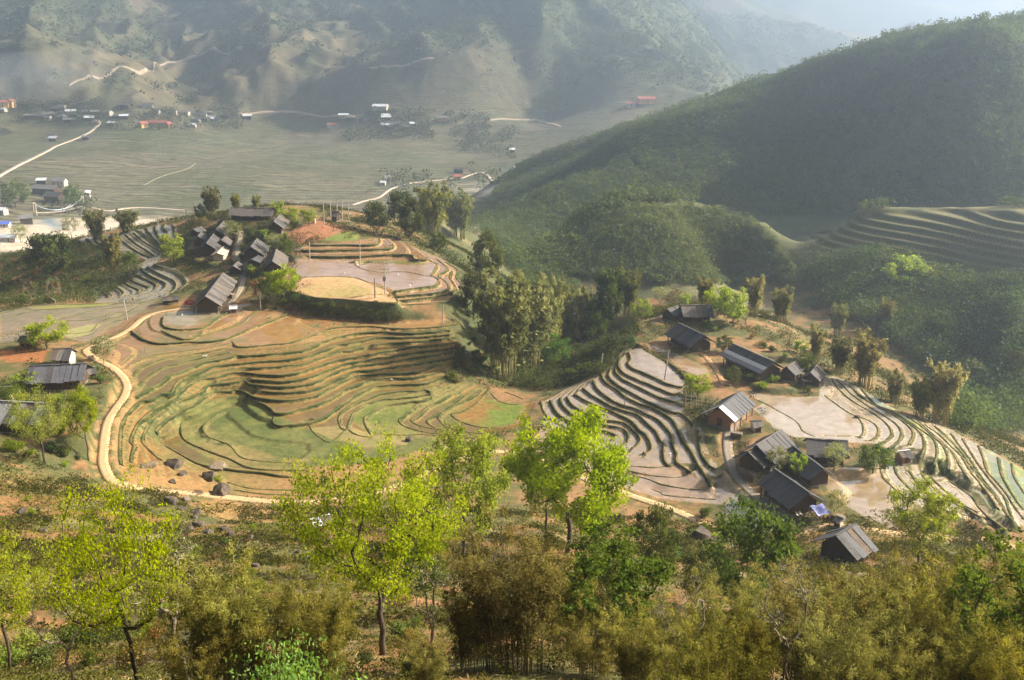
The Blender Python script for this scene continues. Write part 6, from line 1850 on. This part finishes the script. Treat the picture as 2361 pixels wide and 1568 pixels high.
# ================================================================== OTHER THINGS
WOODP = m_rough("pole_wood", (.20, .17, .13), (.30, .26, .21), 2, .9, stretch=(3, 3, .5))
CONC = m_rough("pole_concrete", (.36, .32, .27), (.45, .41, .35), 2, .9)
STEEL = m_rough("grey_steel", (.30, .34, .38), (.40, .43, .46), 2, .4, metal=.5)
def pole(code, b, tp, label, cross=0, mat=None, r=.13, dmin=90, group=None, lean=True):
    (bx, by), (tx, ty) = px(code, [b, tp])
    p = on_ground(bx, by, dmin=dmin)
    d = math.hypot(p[0], p[1]); q = at_d(tx, ty, d)
    t = thing("power_pole", label, "pole", tuple(p), 0, group)
    e = Vector((q[0] - p[0], q[1] - p[1], q[2] - p[2]))
    MB().tube([(0, 0, -.5), e * .5, e], [r * 1.25, r, r * .8], 8).build("shaft", mat or CONC, t)
    for c in range(cross):
        z = e * (.97 - .18 * c)
        MB().box(z + Vector((0, -.12, 0)), (2.2, .1, .12)).build("cross_arm", STEEL, t)
        for s in (-.95, -.35, .35, .95):
            MB().tube([z + Vector((s, -.12, .04)), z + Vector((s, -.12, .26))], [.06, .04], 6).build("insulator", W_PALE, t)
    if cross == 0:
        MB().box(e * .98 + Vector((0, -.1, 0)), (.5, .06, .08)).build("bracket", STEEL, t)
    return t, e
pole('Y',(880,850),(853,690),"dark leaning power pole beside the pale path")
pole('Y',(1800,785),(1797,650),"short pole on the pond bank below the grey lane")
pole('Y',(1297,190),(1283,85),"pale pole left of the village bamboo on the back ridge, nearer one",dmin=120)
pole('Y',(1350,160),(1338,20),"pale pole left of the village bamboo on the back ridge, taller one",dmin=120)
pole('Y',(1092,205),(1088,120),"short thin pole on the left back ridge above the curved terraces",dmin=120)
for i, (b, tp, l) in enumerate((((648,185),(640,5),"leftmost and tallest of the five poles behind the red knoll"), ((695,175),(688,5),"second from the left of the five poles behind the red knoll"),
                              ((738,165),(736,15),"middle one of the five poles behind the red knoll"), ((773,165),(771,20),"fourth from the left of the five poles behind the red knoll"), ((820,185),(813,25),"rightmost of the five poles behind the red knoll"))):
    pole('B', b, tp, l, group="poles in a row behind the red knoll")
pole('B',(548,432),(545,310),"thin pole standing in the left part of the plateau paddy")
pole('B',(898,480),(893,285),"tall pale pole in the middle of the plateau paddy")
pole('B',(1000,697),(997,560),"dark pole on the dry orange field",mat=WOODP,r=.17)
tp_, e_ = pole('B',(1068,672),(1064,450),"power pole with cross arms and a transformer beside the dry field",cross=2)
tb = MB(); tb.box(e_ * .5 + Vector((0, -.35, 0)), (.8, .6, 1.2)); tb.build("transformer", STEEL, tp_)
pole('B',(1465,880),(1470,745),"pole at the edge of the long pond below the plateau terraces")
pole('T',(555,320),(570,180),"pale short pole at the upper left edge of the right terraces")
pole('T',(1110,412),(1150,150),"tall pole standing in the top pond of the right terraces")
pole('T',(760,640),(770,540),"short stick pole among the right terrace banks",r=.07,mat=WOODP)
pole('V',(600,1110),(632,990),"thin leaning stick in the paddy beside the lower village",r=.06,mat=WOODP)
for (b, tp) in (((320,352),(322,285)), ((392,272),(390,210)), ((437,235),(435,165)), ((478,190),(476,125)), ((527,205),(515,90)), ((268,420),(262,380))):
    pole('S', b, tp, "thin fence post on the field bank right of the pale path", r=.05, mat=WOODP, group="fence posts on the bank by the pale path")
# boulders
ROCK = m_rough("dark_limestone", (.028, .025, .023), (.07, .058, .047), 1.6, .95, (.15, .11, .075), 4, bmp=.9, bd=.12)
ROCK2 = m_rough("tan_limestone", (.20, .145, .09), (.32, .24, .15), 1.6, .95, (.10, .08, .06), 4, bmp=.9, bd=.12)
import bmesh
def rock_mesh(seed, flat=1.0):
    bm = bmesh.new(); bmesh.ops.create_icosphere(bm, subdivisions=4, radius=.5)
    r = np.random.default_rng(seed)
    planes = [(Vector(r.normal(size=3)).normalized(), r.uniform(.24, .44)) for _ in range(13)]
    for v in bm.verts:
        p = v.co.copy()
        for nn, dd in planes:
            k = p.dot(nn)
            if k > dd: p -= nn * (k - dd) * .9
        p *= 1 + .16 * (float(fbm(np.array(p.x * 4 + seed), np.array(p.y * 4 + p.z * 3), 1, 3, seed)) - .5)
        v.co = (p.x * 1.25, p.y * 1.1, p.z * 1.15 * flat + .12)
    me = bpy.data.meshes.new("boulder"); bm.to_mesh(me); bm.free()
    return me
RKM = []
for sd in range(5):
    me = rock_mesh(sd); me.materials.append(ROCK); RKM.append(me)
RKT = rock_mesh(9, .7); RKT.materials.append(ROCK2)
def boulder(code, q, wpx, label, tan=False, tall=1.0, group=None, dmin=60):
    (x, y), = px(code, [q])
    p = on_ground(x, y, dmin=dmin)
    s = wpx / F * math.hypot(p[0], p[1]) / 1.1
    o = link("boulder", RKT if tan else random.choice(RKM), None, (p[0], p[1], p[2] - .1 * s))
    o.scale = (s, s * random.uniform(.8, 1.1), s * tall); o.rotation_euler = (0, 0, random.uniform(0, 6.28))
    return tag(o, label, "boulder", group)
boulder('X',(1600,1320),46,"large black boulder in the lower field, front one of a touching pair",tall=1.0)
boulder('X',(1665,1235),50,"wide slab topped boulder behind the large black one",True,tall=.8)
boulder('X',(1325,1225),52,"black and brown boulder at the corner of the green pond bund",tall=.9)
boulder('X',(1130,1215),42,"tan rock heap at the end of the left field strips",True,tall=.7)
boulder('X',(1400,1280),26,"small black boulder between the two big dark ones",tall=.8)
boulder('X',(1690,1425),48,"boulder with a tuft of green growing on top in the lower field",tall=1.0)
busht['lime'].put(tuple(on_ground(*px('X',[(1680,1425)])[0]) + np.array((0, 0, 1.9))), 1.2, "tuft of green plants growing on top of a boulder")
boulder('X',(1305,1500),34,"black boulder just below the pale path",tall=1.2)
boulder('X',(1430,1480),30,"brown boulder beside the black one below the pale path",True)
boulder('X',(1320,1340),22,"small dark stone at the end of a short field bank")
boulder('Q',(740,1545),22,"black boulder standing alone on the bund of the bowl field",tall=1.2)
boulder('D',(748,1118),38,"round black boulder left of the largest spring tree's crown",tall=1.1)
boulder('V',(330,405),16,"dark haystack like rock on a bund of the pale paddies")
Zc = lambda x, y: (x / 3.3206, 1096.1 + y / 3.3206)
for (x, y, w_) in ((1400,265,24),(1510,290,36),(1515,390,34),(1590,445,34),(1720,420,32),(1780,455,26),(1845,460,12),(1920,490,22),(2140,440,16),(1635,540,22),(1712,530,20),(1820,540,16),(2290,590,20),(1950,700,24),(330,430,22),(160,290,26),(1060,590,14),(700,1420,18),(210,1200,16),(280,1340,12),(370,1370,14),(1440,430,30),(1480,330,22),(1320,400,18)):
    boulder('D', Zc(x, y), w_, "dark limestone boulder on the red slope below the path", group="boulders scattered on the slope below the path", dmin=30)
for (x, y, w_) in ((860,780,18),(940,800,22),(780,860,16),(1160,830,16),(860,960,14),(1290,860,14),(1210,890,18),(1460,780,20),(680,720,22)):
    boulder('D', (590.3 + x / 3.3206, 1096.1 + y / 3.3206), w_, "grey stone among weeds behind the forked tree", group="stones among weeds behind the forked tree", dmin=30)
t_ = boulder('G',(870,1375),58,"big black rock pile below the corner pond",tall=1.35)
boulder('G',(960,1400),34,"dark stones at the foot of the big black rock pile",tall=.7)
# firewood stacks in the yards
def firewood(code, q, rz, label):
    p = on_ground(*px(code, [q])[0], dmin=90)
    mb = MB(); r = random.Random(int(q[0]))
    for k in range(4):
        for i in range(9 - k % 2):
            mb.m = r.choice((0, 0, 1))
            y0, z0 = -1.0 + .25 * i + .12 * (k % 2), .13 + .22 * k
            mb.tube([(-.55 + r.uniform(-.08, .08), y0, z0), (.55 + r.uniform(-.08, .08), y0, z0)], .115, 6)
    o = mb.build("firewood_stack", (BARK2, W_FRAME), None, False, tuple(p)); o.rotation_euler = (0, 0, rz)
    tag(o, label, "firewood")
firewood('G', (1245, 905), .5, "firewood stack between the large gabled house and the lower black slate roof")
firewood('G', (1130, 600), 1.2, "firewood stack on the pale yard above the grey walkway")
firewood('C', (1290, 835), .2, "firewood stack on the orange earth beside the blue grey roofed house")
firewood('Y', (1600, 690), .9, "firewood stack between the longest house and the grey lane")
firewood('X', (700, 410), .3, "firewood stack beside the pale path above the striped roof")
firewood('G', (1900, 1235), .8, "firewood stack just above the lowest house")
# blue tarpaulin, white sheet, bamboo rack
def sheet(code, corners, name, label, cat, mat, hgt_=1.8, sag=.25, posts=True):
    pts = px(code, corners)
    c0 = np.mean([on_ground(*q, dmin=90) for q in pts], 0)
    z = c0[2] + hgt_
    P = [at_z(x, y, z) for x, y in pts]
    n = 12
    V = []
    for j in range(n + 1):
        for i in range(n + 1):
            u, v = i / n, j / n
            p = (P[0] * (1 - u) + P[1] * u) * (1 - v) + (P[3] * (1 - u) + P[2] * u) * v
            V.append((p[0] - c0[0], p[1] - c0[1], p[2] - c0[2] - sag * (math.sin(math.pi * u) * math.sin(math.pi * v)) + .1 * math.sin(9 * u + 4 * v)))
    t = thing(name, label, cat, tuple(c0))
    V = np.array(V); V2 = V - np.array((0, 0, .02))
    Fq = grid_faces(n + 1, n + 1)
    me = mesh("cloth", np.vstack([V, V2]), np.vstack([Fq, Fq[:, ::-1] + len(V)]), (mat,), True)
    link("cloth", me, t)
    if posts:
        for p in P:
            MB().tube([(p[0] - c0[0], p[1] - c0[1], -.3), (p[0] - c0[0], p[1] - c0[1], hgt_)], .04, 5).build("post", WOODP, t)
    return t
BLUE = m_rough("blue_tarpaulin", (.14, .15, .62), (.26, .28, .72), 1.5, .6, (.62, .64, .85), 2.2, bmp=.2)
sheet('G', [(1690,1130),(1790,1112),(1850,1180),(1760,1205)], "tarpaulin", "blue and white tarpaulin stretched over posts beside the black slate roof", "tarpaulin", BLUE, 1.9)
sheet('G', [(1570,1165),(1610,1160),(1650,1195),(1600,1207)], "sheet", "small cream sheet laid on a frame left of the blue tarpaulin", "sheet", RM['pale'], .7, .05)
def rack():
    P = [on_ground(*q, dmin=90) for q in px('G', [(735,375),(945,385)])]
    c0 = (P[0] + P[1]) / 2
    a = math.atan2(P[1][1] - P[0][1], P[1][0] - P[0][0]); w_ = math.hypot(*(P[1] - P[0])[:2])
    t = thing("bamboo_rack", "rack of pale bamboo poles on the bank beside the yellow green tree", "rack", tuple(c0), a)
    for i in range(6):
        x = -w_ / 2 + w_ * i / 5
        MB().tube([(x, 0, -.4), (x + .1, .1, 2.6 + .3 * (i % 2))], .06, 5).build("post", RM['pale'], t)
    for z in (.7, 1.5, 2.2):
        MB().tube([(-w_ / 2 - .4, -.08, z), (w_ / 2 + .4, -.08, z + .1)], .05, 5).build("rail", RM['pale'], t)
    MB().tube([(w_ / 2 - 1.2, -.1, .4), (w_ / 2 + 1.2, -.1, 2.6)], .05, 5).build("brace", RM['pale'], t)
rack()
# red sign board by the longest house
q = on_ground(*px('W', [(2150,1205)])[0], dmin=90)
t = thing("sign", "red board standing on the pond wall left of the longest house", "sign", tuple(q), .05)
REDM = m_rough("red_paint", (.62, .04, .05), (.55, .03, .04), 1, .6)
MB().box((.3, 0, 1.0), (2.4, .08, 1.1)).build("board", REDM, t)
MB().box((-.7, 0, .3), (.08, .08, 1.2)).build("post", WOODP, t); MB().box((1.3, 0, .3), (.08, .08, 1.2)).build("post", WOODP, t)
for i in range(4): MB().box((.05 + i * .28, -.045, 1.05), (.16, .012, .32)).build("mark", RM['white'], t)
q = on_ground(*Zc(2352 - 352 + 480 - 480, 1)[0:2], dmin=90) if False else None
# red crate below the white corrugated shed
p = on_ground(737, 1224, dmin=60)
cr = MB()
for z in (.1, .35, .6): cr.box((0, -.35, z), (1.3, .05, .16)); cr.box((0, .35, z), (1.3, .05, .16)); cr.box((-.62, 0, z), (.05, .7, .16)); cr.box((.62, 0, z), (.05, .7, .16))
cr.box((0, 0, .03), (1.3, .7, .05))
tag(cr.build("crate", m_rough("orange_red_plastic", (.70, .10, .03), (.62, .08, .03), 1, .5), None, False, tuple(p)), "orange red crate on the ground below the white corrugated shed", "crate")
# footbridge to the riverside village
A_, B_2 = on_ground(82, 500, dmin=560), on_ground(192, 484, dmin=560)
A_ = A_ + np.array((0, 0, 4.0)); B_2 = B_2 + np.array((0, 0, 4.0))
c0 = (A_ + B_2) / 2; dv = B_2 - A_
t = thing("footbridge", "narrow suspension footbridge over the river at the left", "bridge", tuple(c0))
def bp(u, side=0.0, up=0.0):
    n_ = np.array((-dv[1], dv[0], 0)); n_ /= np.linalg.norm(n_)
    return Vector(tuple((u - .5) * dv + n_ * side + np.array((0, 0, up - 2.2 * 4 * u * (1 - u)))))
dk = MB()
for i in range(20):
    a, b = bp(i / 20), bp((i + 1) / 20)
    l_, r_, l2, r2 = bp(i / 20, 1.3), bp(i / 20, -1.3), bp((i + 1) / 20, 1.3), bp((i + 1) / 20, -1.3)
    dz = Vector((0, 0, .3))
    dk.add([l_, r_, r2, l2, l_ - dz, r_ - dz, r2 - dz, l2 - dz], [(0, 1, 2, 3), (7, 6, 5, 4), (0, 4, 5, 1), (2, 6, 7, 3), (1, 5, 6, 2), (3, 7, 4, 0)])
dk.build("deck", M_PATH['road'], t)
for s in (1.3, -1.3):
    MB().tube([bp(u / 20, s, 1.3 + 6.0 * (2 * u / 20 - 1) ** 2) for u in range(21)], .12, 5).build("cable", STEEL, t)
for u in (0, 1):
    tw = MB()
    for s in (1.5, -1.5): tw.box(bp(u, s, 2.5), (.7, .7, 11))
    tw.box(bp(u, 0, 7.6), (.7, 3.6, .7)); tw.build("tower", W_PALE, t)
# white ducks on the paddies
def duck_mesh():
    bm = bmesh.new()
    segs = [(-.32, .16, .02), (-.22, .2, .09), (0, .2, .15), (.16, .22, .12), (.22, .3, .07), (.25, .4, .05), (.31, .44, .055), (.38, .43, .025), (.43, .42, .012)]
    rings = []
    for x, z, r_ in segs:
        rings.append([bm.verts.new((x, r_ * .8 * math.cos(a), z + r_ * math.sin(a))) for a in [k * math.pi / 4 for k in range(8)]])
    for a, b in zip(rings[:-1], rings[1:]):
        for k in range(8): bm.faces.new((a[k], a[(k + 1) % 8], b[(k + 1) % 8], b[k]))
    bm.faces.new(rings[0][::-1]); bm.faces.new(rings[-1])
    me = bpy.data.meshes.new("duck"); bm.to_mesh(me); bm.free()
    for p in me.polygons: p.use_smooth = True
    me.materials.append(m_rough("white_feathers", (.85, .84, .80), (.78, .77, .74), 5, .8, bmp=0))
    return me
dm = duck_mesh()
for code, q, where in (('P',(330,375),"at the lip of the big brown pond"), ('S',(1235,202),"left of two on the upper left field bank"), ('S',(1270,198),"right of two on the upper left field bank"), ('U',(790,322),"on the plateau paddy behind the dry field"),
                       ('U',(1405,342),"on the rounded plateau paddy, nearest its bund"), ('U',(1575,436),"on the rounded plateau paddy, right of the transformer pole"), ('U',(1540,466),"on the rounded plateau paddy, lowest of three"), ('U',(1565,540),"on the narrow pale terrace below the rounded paddy"),
                       ('X',(1395,66),"on the small pond before the longest house"), ('T',(1160,1068),"in the narrow loop field of the right terraces"), ('T',(1064,170),"on the pond below the blue grey roof"), ('Q',(535,800),"on a bank in the middle of the main stair")):
    p = on_ground(*px(code, [q])[0], dmin=90)
    o = link("duck", dm, None, (p[0], p[1], p[2] + .02)); o.scale = (.9,) * 3; o.rotation_euler = (0, 0, random.uniform(0, 6.28))
    tag(o, "white duck " + where, "duck", "white ducks on the paddies")
# a farmer bent over on the ploughed knoll
def farmer(code, q, label, col):
    p = on_ground(*px(code, [q])[0], dmin=90)
    J = {'pel': (0, 0, .86), 'wai': (.10, 0, 1.0), 'che': (.34, 0, 1.18), 'nec': (.47, 0, 1.24), 'hea': (.58, 0, 1.27), 'hip1': (0, .1, .82), 'kne1': (.10, .13, .46), 'ank1': (0, .13, .08), 'toe1': (.16, .14, .04),
         'hip2': (0, -.1, .82), 'kne2': (.04, -.13, .45), 'ank2': (-.14, -.13, .08), 'toe2': (.03, -.14, .04), 'sh1': (.38, .18, 1.17), 'el1': (.44, .22, .9), 'ha1': (.56, .16, .68), 'sh2': (.38, -.18, 1.17), 'el2': (.46, -.22, .9), 'ha2': (.6, -.14, .7)}
    E = [('pel','wai'),('wai','che'),('che','nec'),('nec','hea'),('pel','hip1'),('hip1','kne1'),('kne1','ank1'),('ank1','toe1'),('pel','hip2'),('hip2','kne2'),('kne2','ank2'),('ank2','toe2'),('che','sh1'),('sh1','el1'),('el1','ha1'),('che','sh2'),('sh2','el2'),('el2','ha2')]
    rad = dict(pel=.15, wai=.14, che=.16, nec=.06, hea=.11, hip1=.1, hip2=.1, kne1=.065, kne2=.065, ank1=.045, ank2=.045, toe1=.04, toe2=.04, sh1=.07, sh2=.07, el1=.045, el2=.045, ha1=.035, ha2=.035)
    nm = list(J); me = bpy.data.meshes.new("person")
    me.from_pydata([J[k] for k in nm], [(nm.index(a), nm.index(b)) for a, b in E], [])
    me.materials.append(col)
    o = link("person", me, None, tuple(p)); o.rotation_euler = (0, 0, random.uniform(0, 6.28))
    md = o.modifiers.new("skin", 'SKIN'); o.modifiers.new("sub", 'SUBSURF').levels = 1
    for i, k in enumerate(nm): me.skin_vertices[0].data[i].radius = (rad[k],) * 2
    me.skin_vertices[0].data[0].use_root = True
    tag(o, label, "person")
    hat = MB(); hat.tube([(.55, 0, 1.36), (.62, 0, 1.52)], [.26, .02], 10); hat.build("hat", RM['pale'], o)
farmer('B', (636,226), "person in pink clothes bending over on the red ploughed knoll", m_rough("pink_cloth", (.72, .12, .2), (.6, .1, .18), 3, .9))
farmer('D', (2088,1222), "person in dark red clothes on the pale path right of the lowest house", m_rough("dark_red_cloth", (.25, .04, .04), (.2, .03, .04), 3, .9))
# pale cistern on the knoll
p = on_ground(*px('B', [(575,180)])[0], dmin=90)
t = thing("cistern", "white concrete cistern on the left shoulder of the red knoll", "cistern", tuple(p))
MB().box((0, 0, .9), (1.1, 1.1, 2.2)).build("body", W_PALE, t); MB().box((0, 0, 2.08), (1.35, 1.35, .16)).build("lid", CONC, t)
# stone yard in front of the barn
